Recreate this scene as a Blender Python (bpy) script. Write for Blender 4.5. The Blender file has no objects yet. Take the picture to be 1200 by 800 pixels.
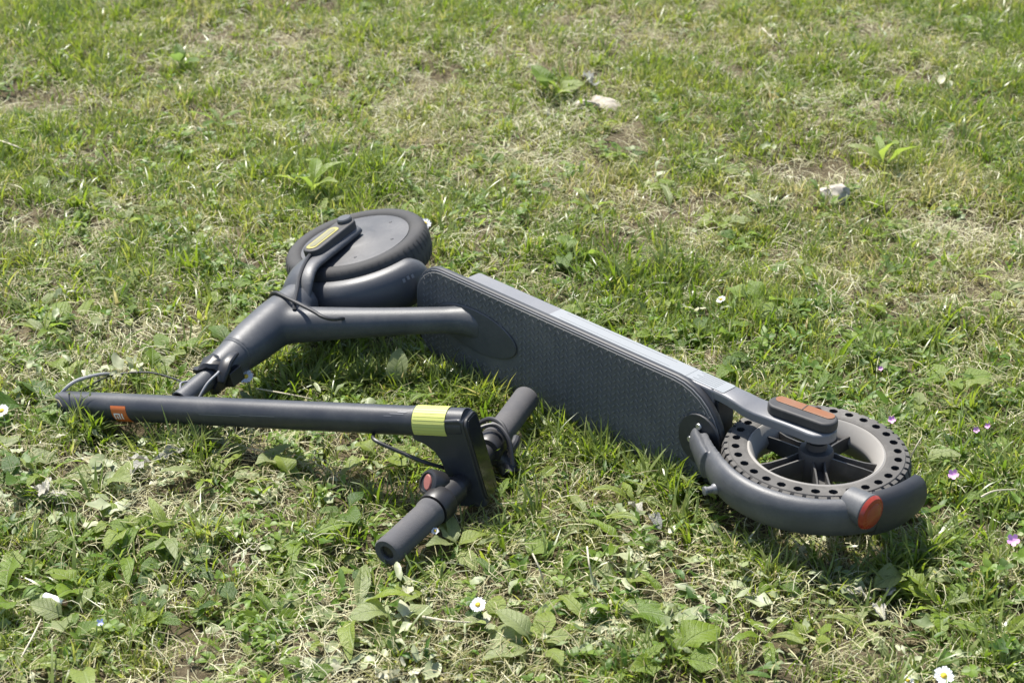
import bpy, bmesh, math, random
import numpy as np
from mathutils import Vector as V, Matrix, Euler

random.seed(7)
rng = np.random.default_rng(7)
R_ = math.radians
scene = bpy.context.scene
COL = scene.collection

# ------------------------------------------------------------------ camera
PITCH = R_(27.5)
CAM = V((0.0, -2.161, 1.125))
FPX = 2000.0                                     # focal length in pixels of a 1200 px wide frame
cam = bpy.data.cameras.new("camera")
cam.sensor_width = 36.0
cam.lens = 36.0 * FPX / 1200.0
cam.clip_start = 0.05
cam.clip_end = 400.0
cam.dof.use_dof = True
cam.dof.focus_distance = 2.08
cam.dof.aperture_fstop = 10.0
cam_o = bpy.data.objects.new("camera", cam)
cam_o.location = CAM
cam_o.rotation_euler = (math.pi / 2 - PITCH, 0, 0)
COL.objects.link(cam_o)
scene.camera = cam_o

# ------------------------------------------------------------------ light
SUN_TO = V((-0.26, 0.39, 0.88)).normalized()      # direction towards the sun
elev = math.asin(SUN_TO.z)
azim = math.atan2(SUN_TO.x, SUN_TO.y)            # from +Y towards +X
world = bpy.data.worlds.new("World")
scene.world = world
world.use_nodes = True
wn = world.node_tree.nodes
wl = world.node_tree.links
bg = wn["Background"]
sky = wn.new("ShaderNodeTexSky")
sky.sky_type = 'NISHITA'
sky.sun_disc = False
sky.sun_elevation = elev
sky.sun_rotation = azim
sky.air_density = 1.0
sky.dust_density = 1.2
wl.new(sky.outputs[0], bg.inputs[0])
bg.inputs[1].default_value = 0.104
sun = bpy.data.lights.new("sun", 'SUN')
sun.energy = 4.9
sun.angle = R_(0.55)
sun.color = (1.0, 0.955, 0.88)
sun_o = bpy.data.objects.new("sun", sun)
sun_o.rotation_euler = SUN_TO.to_track_quat('Z', 'Y').to_euler()
sun_o.location = (-1.5, 3, 5)
COL.objects.link(sun_o)
scene.view_settings.view_transform = 'Standard'
scene.view_settings.look = 'None'
scene.view_settings.exposure = 1.0
scene.view_settings.gamma = 1.0
try:
    scene.cycles.max_bounces = 8
    scene.cycles.transmission_bounces = 4
except Exception:
    pass


# ------------------------------------------------------------------ helpers
def spot(u, v, z=0.0):
    """Point of the place at height z seen at photo pixel (u, v)."""
    fw = V((0, math.cos(PITCH), -math.sin(PITCH)))
    up = V((0, math.sin(PITCH), math.cos(PITCH)))
    d = fw + (u - 600) / FPX * V((1, 0, 0)) + (400 - v) / FPX * up
    return CAM + d * ((z - CAM.z) / d.z)


class MB:
    def __init__(self):
        self.v, self.f, self.m = [], [], []

    def loft(self, rings, closed=True, cap0=True, cap1=True, wrap=False, mi=0):
        b = len(self.v)
        n = len(rings[0])
        for r in rings:
            self.v.extend([tuple(p) for p in r])
        k = len(rings)
        for i in range(k if wrap else k - 1):
            i2 = (i + 1) % k
            for j in range(n if closed else n - 1):
                j2 = (j + 1) % n
                self.f.append((b + i * n + j, b + i * n + j2, b + i2 * n + j2, b + i2 * n + j))
                self.m.append(mi)
        if closed and not wrap:
            if cap0:
                self.f.append(tuple(b + j for j in reversed(range(n))))
                self.m.append(mi)
            if cap1:
                self.f.append(tuple(b + (k - 1) * n + j for j in range(n)))
                self.m.append(mi)

    def tube(self, pts, rad, n=12, up=V((0, 0, 1)), caps=True, mi=0, hollow=False):
        """rad: number, or list of numbers / (r_side, r_up) pairs."""
        pts = [V(p) for p in pts]
        rings = []
        last = None
        for i, p in enumerate(pts):
            t = (pts[min(i + 1, len(pts) - 1)] - pts[max(i - 1, 0)]).normalized()
            if last is None:
                u = V(up) - t * t.dot(up)
                if u.length < 1e-4:
                    u = t.orthogonal()
                u.normalize()
            else:
                u = (last - t * t.dot(last)).normalized()
            last = u
            s = t.cross(u)
            r = rad[i] if isinstance(rad, (list, tuple)) else rad
            rs, ru = r if isinstance(r, (list, tuple)) else (r, r)
            rings.append([p + s * (rs * math.cos(2 * math.pi * k / n)) + u * (ru * math.sin(2 * math.pi * k / n)) for k in range(n)])
        self.loft(rings, cap0=caps, cap1=caps, mi=mi)

    def lathe(self, o, X, Y, Z, prof, seg=32, a0=0.0, a1=None, closed_prof=False, mi=0):
        """prof: (r, z) list; full turn unless a1."""
        full = a1 is None
        a1_ = 2 * math.pi if full else a1
        cnt = seg if full else seg + 1
        rings = []
        for i in range(cnt):
            a = a0 + (a1_ - a0) * i / seg
            d = X * math.cos(a) + Y * math.sin(a)
            rings.append([o + d * r + Z * z for r, z in prof])
        self.loft(rings, closed=closed_prof, cap0=not full, cap1=not full, wrap=full, mi=mi)

    def prism(self, o, X, Y, Z, poly, z0, z1, mi=0):
        r0 = [o + X * x + Y * y + Z * z0 for x, y in poly]
        r1 = [o + X * x + Y * y + Z * z1 for x, y in poly]
        self.loft([r0, r1], mi=mi)

    def box(self, o, X, Y, Z, a, b, mi=0):
        self.prism(o, X, Y, Z, [(a[0], a[1]), (b[0], a[1]), (b[0], b[1]), (a[0], b[1])], a[2], b[2], mi)

    def build(self, name, mats, parent=None, sharp=35, bevel=0, segs=2, origin=None, recalc=True):
        me = bpy.data.meshes.new(name)
        o_ = V(origin) if origin is not None else (parent_world(parent))
        me.from_pydata([tuple(V(p) - o_) for p in self.v], [], self.f)
        if not isinstance(mats, (list, tuple)):
            mats = [mats]
        for m in mats:
            me.materials.append(m)
        me.polygons.foreach_set("material_index", self.m)
        if recalc:
            bm = bmesh.new()
            bm.from_mesh(me)
            bmesh.ops.recalc_face_normals(bm, faces=bm.faces)
            bm.to_mesh(me)
            bm.free()
        me.polygons.foreach_set("use_smooth", [True] * len(me.polygons))
        me.set_sharp_from_angle(angle=R_(sharp))
        ob = bpy.data.objects.new(name, me)
        COL.objects.link(ob)
        if parent is not None:
            ob.parent = parent
        ob.location = o_ - parent_world(parent)
        if bevel:
            md = ob.modifiers.new("edge", 'BEVEL')
            md.width = bevel
            md.segments = segs
            md.limit_method = 'ANGLE'
            md.angle_limit = R_(35)
            md.harden_normals = True
        return ob


def parent_world(p):
    w = V((0, 0, 0))
    while p is not None:
        w = w + V(p.location)
        p = p.parent
    return w


def thing(name, loc, label, cat, group=None):
    o = bpy.data.objects.new(name, None)
    o.empty_display_size = 0.05
    o.location = loc
    COL.objects.link(o)
    tag(o, label, cat, group)
    return o


def tag(o, label=None, cat=None, group=None, kind=None):
    for k, val in (("label", label), ("category", cat), ("group", group), ("kind", kind)):
        if val:
            o[k] = val
    return o


def cat_rom(pts, k=6):
    pts = [V(p) for p in pts]
    out = []
    for i in range(len(pts) - 1):
        p0 = pts[max(i - 1, 0)]; p1 = pts[i]; p2 = pts[i + 1]; p3 = pts[min(i + 2, len(pts) - 1)]
        for s in range(k):
            t = s / k
            out.append(0.5 * ((2 * p1) + (p2 - p0) * t + (2 * p0 - 5 * p1 + 4 * p2 - p3) * t * t + (3 * p1 - p0 - 3 * p2 + p3) * t ** 3))
    out.append(pts[-1])
    return out


def rrect(w, h, r, k=5, cx=0, cy=0):
    """rounded rectangle; r may be 4 radii: (+x+y, -x+y, -x-y, +x-y)"""
    rs = r if isinstance(r, (list, tuple)) else [r] * 4
    out = []
    for (sx, sy, a0), rr in zip(((1, 1, 0), (-1, 1, 90), (-1, -1, 180), (1, -1, 270)), rs):
        for i in range(k + 1):
            a = R_(a0 + 90 * i / k)
            out.append((cx + sx * (w / 2 - rr) + rr * math.cos(a), cy + sy * (h / 2 - rr) + rr * math.sin(a)))
    return out


# ------------------------------------------------------------------ materials
def new_mat(name):
    m = bpy.data.materials.new(name)
    m.use_nodes = True
    nt = m.node_tree
    return m, nt, nt.nodes["Principled BSDF"]


def worn(name, base, rough=0.45, metal=0.0, dust=(0.22, 0.2, 0.17), dust_amt=0.25, bump=0.0, scale=60, scratch=0.0, spec=0.5):
    m, nt, b = new_mat(name)
    N, K = nt.nodes, nt.links
    tc = N.new("ShaderNodeTexCoord")
    no = N.new("ShaderNodeTexNoise")
    no.inputs["Scale"].default_value = 14
    no.inputs["Detail"].default_value = 8
    no.inputs["Roughness"].default_value = 0.65
    K.new(tc.outputs["Object"], no.inputs["Vector"])
    rp = N.new("ShaderNodeValToRGB")
    rp.color_ramp.elements[0].position = 0.45
    rp.color_ramp.elements[1].position = 0.8
    K.new(no.outputs[0], rp.inputs[0])
    n2 = N.new("ShaderNodeTexNoise")
    n2.inputs["Scale"].default_value = 260
    n2.inputs["Detail"].default_value = 3
    K.new(tc.outputs["Object"], n2.inputs["Vector"])
    mu = N.new("ShaderNodeMath"); mu.operation = 'MULTIPLY'
    K.new(rp.outputs[0], mu.inputs[0]); K.new(n2.outputs[0], mu.inputs[1])
    m2 = N.new("ShaderNodeMath"); m2.operation = 'MULTIPLY_ADD'
    m2.inputs[1].default_value = dust_amt * 1.6; m2.inputs[2].default_value = dust_amt * 0.12
    K.new(mu.outputs[0], m2.inputs[0])
    fac = m2.outputs[0]
    if scratch:
        mp = N.new("ShaderNodeMapping"); mp.inputs["Scale"].default_value = (12, 160, 60)
        mp.inputs["Rotation"].default_value = (0.3, 0.2, 0.7)
        K.new(tc.outputs["Object"], mp.inputs[0])
        n3 = N.new("ShaderNodeTexNoise"); n3.inputs["Scale"].default_value = 4; n3.inputs["Detail"].default_value = 4
        K.new(mp.outputs[0], n3.inputs["Vector"])
        r3 = N.new("ShaderNodeValToRGB"); r3.color_ramp.elements[0].position = 0.68; r3.color_ramp.elements[1].position = 0.74
        K.new(n3.outputs[0], r3.inputs[0])
        m3 = N.new("ShaderNodeMath"); m3.operation = 'MULTIPLY_ADD'; m3.inputs[1].default_value = scratch
        K.new(r3.outputs[0], m3.inputs[0]); K.new(fac, m3.inputs[2])
        fac = m3.outputs[0]
    mx = N.new("ShaderNodeMix"); mx.data_type = 'RGBA'; mx.clamp_factor = True
    mx.inputs[6].default_value = (*base, 1); mx.inputs[7].default_value = (*dust, 1)
    K.new(fac, mx.inputs[0])
    K.new(mx.outputs[2], b.inputs["Base Color"])
    ro = N.new("ShaderNodeMapRange"); ro.inputs[3].default_value = rough - 0.06; ro.inputs[4].default_value = min(1, rough + 0.18)
    K.new(no.outputs[0], ro.inputs[0]); K.new(ro.outputs[0], b.inputs["Roughness"])
    b.inputs["Metallic"].default_value = metal
    b.inputs["Specular IOR Level"].default_value = spec
    if bump:
        bp = N.new("ShaderNodeBump"); bp.inputs["Strength"].default_value = bump; bp.inputs["Distance"].default_value = 0.0006
        n4 = N.new("ShaderNodeTexNoise"); n4.inputs["Scale"].default_value = scale * 10; n4.inputs["Detail"].default_value = 2
        K.new(tc.outputs["Object"], n4.inputs["Vector"])
        K.new(n4.outputs[0], bp.inputs["Height"]); K.new(bp.outputs[0], b.inputs["Normal"])
    return m


M_PAINT = worn("grey_paint", (0.046, 0.049, 0.056), 0.42, 0.0, dust=(0.19, 0.188, 0.18), dust_amt=0.42, bump=0.2, scratch=0.22)
M_STEM = worn("black_paint", (0.021, 0.023, 0.029), 0.36, 0.0, dust=(0.16, 0.158, 0.15), dust_amt=0.30, bump=0.15, scratch=0.14)
M_SILVER = worn("grey_metal", (0.155, 0.157, 0.166), 0.42, 0.25, dust=(0.2, 0.2, 0.195), dust_amt=0.32, bump=0.15, scratch=0.2)
M_RUBBER = worn("mat_rubber", (0.078, 0.081, 0.083), 0.7, 0.0, dust=(0.19, 0.185, 0.165), dust_amt=0.7, bump=0.3)
M_DASH = worn("worn_tread", (0.125, 0.128, 0.130), 0.6, 0.0, dust=(0.2, 0.19, 0.17), dust_amt=0.6)
M_EDGE = worn("edge_rubber", (0.020, 0.021, 0.024), 0.45, 0.0, dust=(0.14, 0.14, 0.135), dust_amt=0.25)
M_TYRE = worn("dusty_tyre", (0.062, 0.059, 0.055), 0.9, 0.0, dust=(0.26, 0.245, 0.22), dust_amt=0.62, bump=0.3)
M_TYREF = worn("black_tyre", (0.030, 0.030, 0.031), 0.75, 0.0, dust=(0.16, 0.15, 0.135), dust_amt=0.32, bump=0.3)
M_RIM = worn("dusty_rim", (0.25, 0.236, 0.215), 0.7, 0.0, dust=(0.33, 0.31, 0.28), dust_amt=0.6)
M_SPOKE = worn("spoke_plastic", (0.030, 0.029, 0.028), 0.45, dust=(0.24, 0.225, 0.2), dust_amt=0.5)
M_HUB = worn("black_plastic", (0.020, 0.020, 0.022), 0.55, 0.0, dust_amt=0.28)
M_MOTOR = worn("motor_cover_paint", (0.046, 0.047, 0.051), 0.5, 0.0, dust=(0.19, 0.185, 0.18), dust_amt=0.5, bump=0.2, scratch=0.15)
M_BLACK = worn("black_trim", (0.014, 0.014, 0.016), 0.38, 0.0, dust_amt=0.12)
M_GRIP = worn("grip_rubber", (0.062, 0.062, 0.068), 0.8, 0.0, dust_amt=0.3, bump=0.5)
M_CABLE = worn("black_cable", (0.018, 0.018, 0.02), 0.4, dust_amt=0.12)
M_WIRE = worn("grey_cable", (0.24, 0.24, 0.25), 0.5, dust_amt=0.12)
M_LABEL = worn("pale_label", (0.225, 0.238, 0.245), 0.42, dust=(0.21, 0.21, 0.205), dust_amt=0.3)
M_PRINT = worn("label_print", (0.15, 0.165, 0.175), 0.5, dust_amt=0.1)
M_ORANGE = worn("orange_sticker", (0.55, 0.13, 0.025), 0.45, dust_amt=0.08)
M_WHITE = worn("white_print", (0.75, 0.72, 0.7), 0.5, dust_amt=0.05)
M_LIME = worn("lime_reflective_tape", (0.48, 0.50, 0.13), 0.45, dust=(0.45, 0.46, 0.25), dust_amt=0.15)
M_LIME2 = worn("lime_tape_rib", (0.38, 0.40, 0.10), 0.45, dust_amt=0.1)
M_AMBER = worn("amber_reflector", (0.20, 0.066, 0.014), 0.38, dust=(0.17, 0.13, 0.09), dust_amt=0.9)
M_YELLOW = worn("yellow_reflector", (0.28, 0.25, 0.06), 0.35, dust=(0.4, 0.38, 0.25), dust_amt=0.3)
M_RED = worn("red_lens", (0.50, 0.06, 0.025), 0.22, dust=(0.5, 0.2, 0.12), dust_amt=0.25)
M_SALMON = worn("throttle_pad", (0.26, 0.085, 0.07), 0.6, dust_amt=0.3)
M_GLASS = worn("display_glass", (0.008, 0.008, 0.01), 0.08, dust=(0.1, 0.1, 0.09), dust_amt=0.12, spec=0.8)
M_STEEL = worn("steel_bolt", (0.5, 0.5, 0.5), 0.35, 0.9, dust_amt=0.15)


def leaf_mat(name, cols, under, rough=0.42, trans=0.3, inst=True, vein=True):
    """cols: colour stops from 'tint' 0..1 ; per-leaf variation in point attribute 'bl'."""
    m, nt, b = new_mat(name)
    N, K = nt.nodes, nt.links
    at = N.new("ShaderNodeAttribute")
    at.attribute_type = 'INSTANCER' if inst else 'OBJECT'
    at.attribute_name = "tint"
    bl = N.new("ShaderNodeAttribute"); bl.attribute_type = 'GEOMETRY'; bl.attribute_name = "bl"
    ad = N.new("ShaderNodeMath"); ad.operation = 'ADD'
    K.new(at.outputs["Fac"], ad.inputs[0]); K.new(bl.outputs["Fac"], ad.inputs[1])
    rp = N.new("ShaderNodeValToRGB")
    el = rp.color_ramp.elements
    el[0].position = 0; el[0].color = (*cols[0], 1)
    el[1].position = 1; el[1].color = (*cols[-1], 1)
    for i, c in enumerate(cols[1:-1]):
        e = el.new((i + 1) / (len(cols) - 1)); e.color = (*c, 1)
    K.new(ad.outputs[0], rp.inputs[0])
    ge = N.new("ShaderNodeNewGeometry")
    mx = N.new("ShaderNodeMix"); mx.data_type = 'RGBA'
    K.new(ge.outputs["Backfacing"], mx.inputs[0])
    K.new(rp.outputs[0], mx.inputs[6])
    mu = N.new("ShaderNodeMix"); mu.data_type = 'RGBA'; mu.inputs[0].default_value = 0.45
    mu.inputs[7].default_value = (*under, 1)
    K.new(rp.outputs[0], mu.inputs[6]); K.new(mu.outputs[2], mx.inputs[7])
    tc = N.new("ShaderNodeTexCoord")
    no = N.new("ShaderNodeTexNoise"); no.inputs["Scale"].default_value = 90; no.inputs["Detail"].default_value = 4
    K.new(tc.outputs["Object"], no.inputs["Vector"])
    hs = N.new("ShaderNodeHueSaturation")
    mr = N.new("ShaderNodeMapRange"); mr.inputs[1].default_value = 0.3; mr.inputs[2].default_value = 0.7
    mr.inputs[3].default_value = 0.7; mr.inputs[4].default_value = 1.3
    K.new(no.outputs[0], mr.inputs[0]); K.new(mr.outputs[0], hs.inputs["Value"])
    K.new(mx.outputs[2], hs.inputs["Color"])
    K.new(hs.outputs[0], b.inputs["Base Color"])
    b.inputs["Roughness"].default_value = rough
    b.inputs["Specular IOR Level"].default_value = 0.45
    if vein:
        bp = N.new("ShaderNodeBump"); bp.inputs["Strength"].default_value = 0.35; bp.inputs["Distance"].default_value = 0.002
        K.new(no.outputs[0], bp.inputs["Height"]); K.new(bp.outputs[0], b.inputs["Normal"])
        if not inst:                                # leaf lies along its own x axis: midrib and side veins
            sx = N.new("ShaderNodeSeparateXYZ"); K.new(tc.outputs["Object"], sx.inputs[0])
            ab = N.new("ShaderNodeMath"); ab.operation = 'ABSOLUTE'; K.new(sx.outputs[1], ab.inputs[0])
            mid = N.new("ShaderNodeMapRange"); mid.inputs[1].default_value = 0.006; mid.inputs[2].default_value = 0.022; mid.inputs[3].default_value = 1; mid.inputs[4].default_value = 0
            K.new(ab.outputs[0], mid.inputs[0])
            v1 = N.new("ShaderNodeMath"); v1.operation = 'MULTIPLY_ADD'; v1.inputs[1].default_value = -0.9
            K.new(ab.outputs[0], v1.inputs[0]); K.new(sx.outputs[0], v1.inputs[2])
            v2 = N.new("ShaderNodeMath"); v2.operation = 'MULTIPLY'; v2.inputs[1].default_value = 62
            K.new(v1.outputs[0], v2.inputs[0])
            v3 = N.new("ShaderNodeMath"); v3.operation = 'SINE'; K.new(v2.outputs[0], v3.inputs[0])
            v4 = N.new("ShaderNodeMapRange"); v4.inputs[1].default_value = 0.6; v4.inputs[2].default_value = 1.0; v4.inputs[3].default_value = 0; v4.inputs[4].default_value = 0.55
            K.new(v3.outputs[0], v4.inputs[0])
            vm = N.new("ShaderNodeMath"); vm.operation = 'MAXIMUM'; K.new(mid.outputs[0], vm.inputs[0]); K.new(v4.outputs[0], vm.inputs[1])
            vk = N.new("ShaderNodeMath"); vk.operation = 'MULTIPLY'; vk.inputs[1].default_value = 0.45; K.new(vm.outputs[0], vk.inputs[0])
            vx = N.new("ShaderNodeMix"); vx.data_type = 'RGBA'; K.new(vk.outputs[0], vx.inputs[0])
            K.new(hs.outputs[0], vx.inputs[6]); vx.inputs[7].default_value = (0.26, 0.32, 0.14, 1)
            K.new(vx.outputs[2], b.inputs["Base Color"])
            b2 = N.new("ShaderNodeBump"); b2.inputs["Strength"].default_value = 0.7; b2.inputs["Distance"].default_value = 0.0012; b2.invert = True
            K.new(vm.outputs[0], b2.inputs["Height"]); K.new(bp.outputs[0], b2.inputs["Normal"]); K.new(b2.outputs[0], b.inputs["Normal"])
    tr = N.new("ShaderNodeBsdfTranslucent")
    h2 = N.new("ShaderNodeHueSaturation"); h2.inputs["Value"].default_value = 2.3; h2.inputs["Hue"].default_value = 0.485; h2.inputs["Saturation"].default_value = 1.1
    K.new(hs.outputs[0], h2.inputs["Color"]); K.new(h2.outputs[0], tr.inputs["Color"])
    ms = N.new("ShaderNodeMixShader"); ms.inputs[0].default_value = trans
    K.new(b.outputs[0], ms.inputs[1]); K.new(tr.outputs[0], ms.inputs[2])
    K.new(ms.outputs[0], N["Material Output"].inputs["Surface"])
    return m


M_GRASS = leaf_mat("grass_blade", [(0.060, 0.112, 0.018), (0.108, 0.172, 0.025), (0.165, 0.217, 0.040), (0.238, 0.245, 0.080), (0.35, 0.31, 0.18)], (0.19, 0.225, 0.08), 0.34, 0.40, vein=False)
M_STRAW = leaf_mat("dry_straw", [(0.15, 0.125, 0.060), (0.27, 0.245, 0.120), (0.36, 0.345, 0.185), (0.50, 0.48, 0.34)], (0.4, 0.37, 0.28), 0.55, 0.15, vein=False)
M_CLIP = leaf_mat("withered_leaf", [(0.12, 0.16, 0.06), (0.20, 0.235, 0.11), (0.29, 0.315, 0.18), (0.38, 0.37, 0.25)], (0.40, 0.42, 0.34), 0.5, 0.15)
M_COVER = leaf_mat("small_leaf", [(0.048, 0.105, 0.014), (0.092, 0.170, 0.018), (0.145, 0.220, 0.027), (0.21, 0.245, 0.070)], (0.19, 0.24, 0.08), 0.50, 0.38)
M_WEED = leaf_mat("weed_leaf", [(0.040, 0.085, 0.013), (0.085, 0.150, 0.012), (0.135, 0.205, 0.015), (0.185, 0.240, 0.030), (0.22, 0.255, 0.11)], (0.17, 0.245, 0.09), 0.38, 0.40, inst=False)
M_DRYLEAF = leaf_mat("dry_leaf", [(0.13, 0.13, 0.12), (0.28, 0.27, 0.23), (0.38, 0.36, 0.30)], (0.36, 0.35, 0.31), 0.55, 0.08, inst=False)


def simple(name, base, rough=0.6, var=0.25, scale=40, trans=0.0):
    m, nt, b = new_mat(name)
    N, K = nt.nodes, nt.links
    tc = N.new("ShaderNodeTexCoord")
    no = N.new("ShaderNodeTexNoise"); no.inputs["Scale"].default_value = scale; no.inputs["Detail"].default_value = 6
    K.new(tc.outputs["Object"], no.inputs["Vector"])
    hs = N.new("ShaderNodeHueSaturation"); hs.inputs["Color"].default_value = (*base, 1)
    mr = N.new("ShaderNodeMapRange"); mr.inputs[1].default_value = 0.3; mr.inputs[2].default_value = 0.7
    mr.inputs[3].default_value = 1 - var; mr.inputs[4].default_value = 1 + var
    K.new(no.outputs[0], mr.inputs[0]); K.new(mr.outputs[0], hs.inputs["Value"]); K.new(hs.outputs[0], b.inputs["Base Color"])
    bp = N.new("ShaderNodeBump"); bp.inputs["Strength"].default_value = 0.4; bp.inputs["Distance"].default_value = 0.003
    K.new(no.outputs[0], bp.inputs["Height"]); K.new(bp.outputs[0], b.inputs["Normal"])
    b.inputs["Roughness"].default_value = rough
    return m


M_STONE = simple("pale_stone", (0.34, 0.305, 0.25), 0.9, 0.45, 90)
M_PETAL = simple("white_petal", (0.80, 0.80, 0.80), 0.6, 0.05)
M_PINK = simple("pink_petal", (0.70, 0.36, 0.66), 0.6, 0.15)
M_BLUE = simple("blue_petal", (0.45, 0.50, 0.78), 0.6, 0.1)
M_EYE = simple("yellow_eye", (0.72, 0.50, 0.04), 0.7, 0.2, 400)
M_STALK = simple("green_stalk", (0.13, 0.19, 0.05), 0.6, 0.2)
M_PAPER = simple("white_paper", (0.78, 0.76, 0.70), 0.7, 0.06)
M_FILTER = simple("brown_paper", (0.30, 0.16, 0.08), 0.8, 0.25, 150)
M_DRYSTALK = simple("dry_stalk", (0.48, 0.43, 0.31), 0.6, 0.15)

# ground
mg, nt, b = new_mat("soil_and_thatch")
N, K = nt.nodes, nt.links
tc = N.new("ShaderNodeTexCoord")
n1 = N.new("ShaderNodeTexNoise"); n1.inputs["Scale"].default_value = 5; n1.inputs["Detail"].default_value = 9; n1.inputs["Roughness"].default_value = 0.7
K.new(tc.outputs["Object"], n1.inputs["Vector"])
n2 = N.new("ShaderNodeTexNoise"); n2.inputs["Scale"].default_value = 140; n2.inputs["Detail"].default_value = 6; n2.inputs["Roughness"].default_value = 0.7
K.new(tc.outputs["Object"], n2.inputs["Vector"])
rp = N.new("ShaderNodeValToRGB")
e = rp.color_ramp.elements
e[0].position = 0.30; e[0].color = (0.036, 0.029, 0.018, 1)
e[1].position = 0.75; e[1].color = (0.19, 0.155, 0.10, 1)
x = e.new(0.5); x.color = (0.085, 0.068, 0.040, 1)
ad = N.new("ShaderNodeMath"); ad.operation = 'MULTIPLY_ADD'; ad.inputs[1].default_value = 0.55
K.new(n2.outputs[0], ad.inputs[0])
hf = N.new("ShaderNodeMath"); hf.operation = 'MULTIPLY'; hf.inputs[1].default_value = 0.5
K.new(n1.outputs[0], hf.inputs[0]); K.new(hf.outputs[0], ad.inputs[2]); K.new(ad.outputs[0], rp.inputs[0])
K.new(rp.outputs[0], b.inputs["Base Color"])
b.inputs["Roughness"].default_value = 0.95
b.inputs["Specular IOR Level"].default_value = 0.2
bp = N.new("ShaderNodeBump"); bp.inputs["Strength"].default_value = 0.8; bp.inputs["Distance"].default_value = 0.006
K.new(n2.outputs[0], bp.inputs["Height"]); K.new(bp.outputs[0], b.inputs["Normal"])
M_GROUND = mg

# ------------------------------------------------------------------ ground
_tab = rng.random((256, 256))


def vnoise(x, y):
    xi = np.floor(x).astype(int); yi = np.floor(y).astype(int)
    fx = x - xi; fy = y - yi
    fx = fx * fx * (3 - 2 * fx); fy = fy * fy * (3 - 2 * fy)
    g = lambda i, j: _tab[i % 256, j % 256]
    return (g(xi, yi) * (1 - fx) + g(xi + 1, yi) * fx) * (1 - fy) + (g(xi, yi + 1) * (1 - fx) + g(xi + 1, yi + 1) * fx) * fy


def fbm(x, y, s, o=3, off=0.0):
    x = np.asarray(x, float) * s + off * 17.3 + 50; y = np.asarray(y, float) * s + off * 9.1 + 50
    t = 0; a = 0.5; n = 0
    for _ in range(o):
        t = t + a * vnoise(x, y); n += a
        x = x * 2.03 + 11; y = y * 2.03 + 7; a *= 0.5
    return t / n


# --- patches of the lawn seen in the photograph: (u, v, radius m, kind, strength)
PATCH = []
for u, v, r, k, st in (
    (45, 120, .08, 'bare', .9), (505, 98, .09, 'bare', 1), (470, 135, .16, 'straw', .8), (150, 48, .10, 'straw', .5), (32, 272, .07, 'bare', .8), (945, 195, .13, 'bare', .9), (955, 130, .12, 'straw', .6),
    (1140, 278, .12, 'bare', .8), (1165, 350, .13, 'straw', .7), (800, 288, .08, 'straw', .8), (690, 258, .08, 'straw', .7), (715, 40, .20, 'straw', .7), (700, 120, .06, 'bare', .8), (140, 400, .14, 'straw', .9), (200, 380, .06, 'bare', .6),
    (150, 522, .06, 'bare', .9), (60, 590, .10, 'clip', .9), (235, 560, .12, 'straw', .9), (185, 630, .07, 'clip', .8), (1045, 735, .09, 'bare', .9), (1000, 690, .12, 'straw', .7), (350, 90, .24, 'straw', .6), (600, 165, .22, 'straw', .6), (640, 90, .14, 'straw', .5),
    (340, 530, .10, 'clip', .8), (300, 500, .05, 'bare', .8), (870, 560 + 60, .06, 'bare', .6), (640, 700, .14, 'straw', .5), (760, 690, .12, 'clip', .7), (860, 740, .10, 'clip', .5), (400, 760, .12, 'straw', .5), (500, 770, .12, 'clip', .5),
    (850, 480, .12, 'straw', .4), (300, 20, .12, 'bare', .5), (590, 462, .05, 'lush', .9), (640, 485, .05, 'lush', .8), (695, 512, .05, 'lush', .8), (745, 540, .05, 'lush', .7), (790, 562, .05, 'lush', .7), (330, 436, .05, 'lush', .9), (400, 428, .06, 'lush', .9), (455, 430, .05, 'lush', .8), (525, 440, .05, 'lush', .8), (90, 510, .05, 'lush', .7), (160, 510, .04, 'lush', .5), (505, 100, .05, 'bare', 1), (560, 520, .05, 'bare', .6), (720, 600, .10, 'straw', .5), (1020, 350, .10, 'straw', .5), (1100, 250, .15, 'straw', .4), (905, 60, .16, 'straw', .4), (1080, 60, .16, 'straw', .4),
    (390, 215, .15, 'lush', 1), (300, 225, .12, 'lush', .7), (60, 35, .14, 'lush', .8), (760, 350, .14, 'lush', .8), (880, 390, .16, 'lush', .7), (560, 260, .10, 'lush', .4), (1090, 600, .11, 'lush', 1), (1160, 560, .12, 'lush', .7), (1000, 420, .14, 'lush', .5),
    (1150, 30, .15, 'lush', .6), (100, 420, .06, 'lush', .7), (240, 400, .08, 'lush', .5), (400, 440, .10, 'lush', .6), (660, 470, .10, 'lush', .7), (720, 510, .09, 'lush', .7), (40, 640, .10, 'lush', .4), (1180, 420, .12, 'lush', .6), (220, 330, .14, 'lush', .5),
    (600, 30, .15, 'lush', .3), (850, 110, .15, 'lush', .4), (1150, 150, .2, 'lush', .4), (100, 200, .2, 'lush', .4), (640, 620, .10, 'lush', .3), (940, 700, .08, 'lush', .4), (30, 330, .12, 'lush', .4),
):
    p = spot(u, v)
    PATCH.append((p.x, p.y, r, k, st))


def field(x, y, kinds):
    t = np.zeros_like(x)
    for px, py, r, k, st in PATCH:
        if k in kinds:
            # ragged edge
            d = np.hypot(x - px, y - py) * (0.65 + 0.7 * fbm(x, y, 11, 2, 6))
            t = np.maximum(t, st * np.clip((1.45 if k != 'lush' else 1.3) - d / r, 0, 1))
    return t


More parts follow.
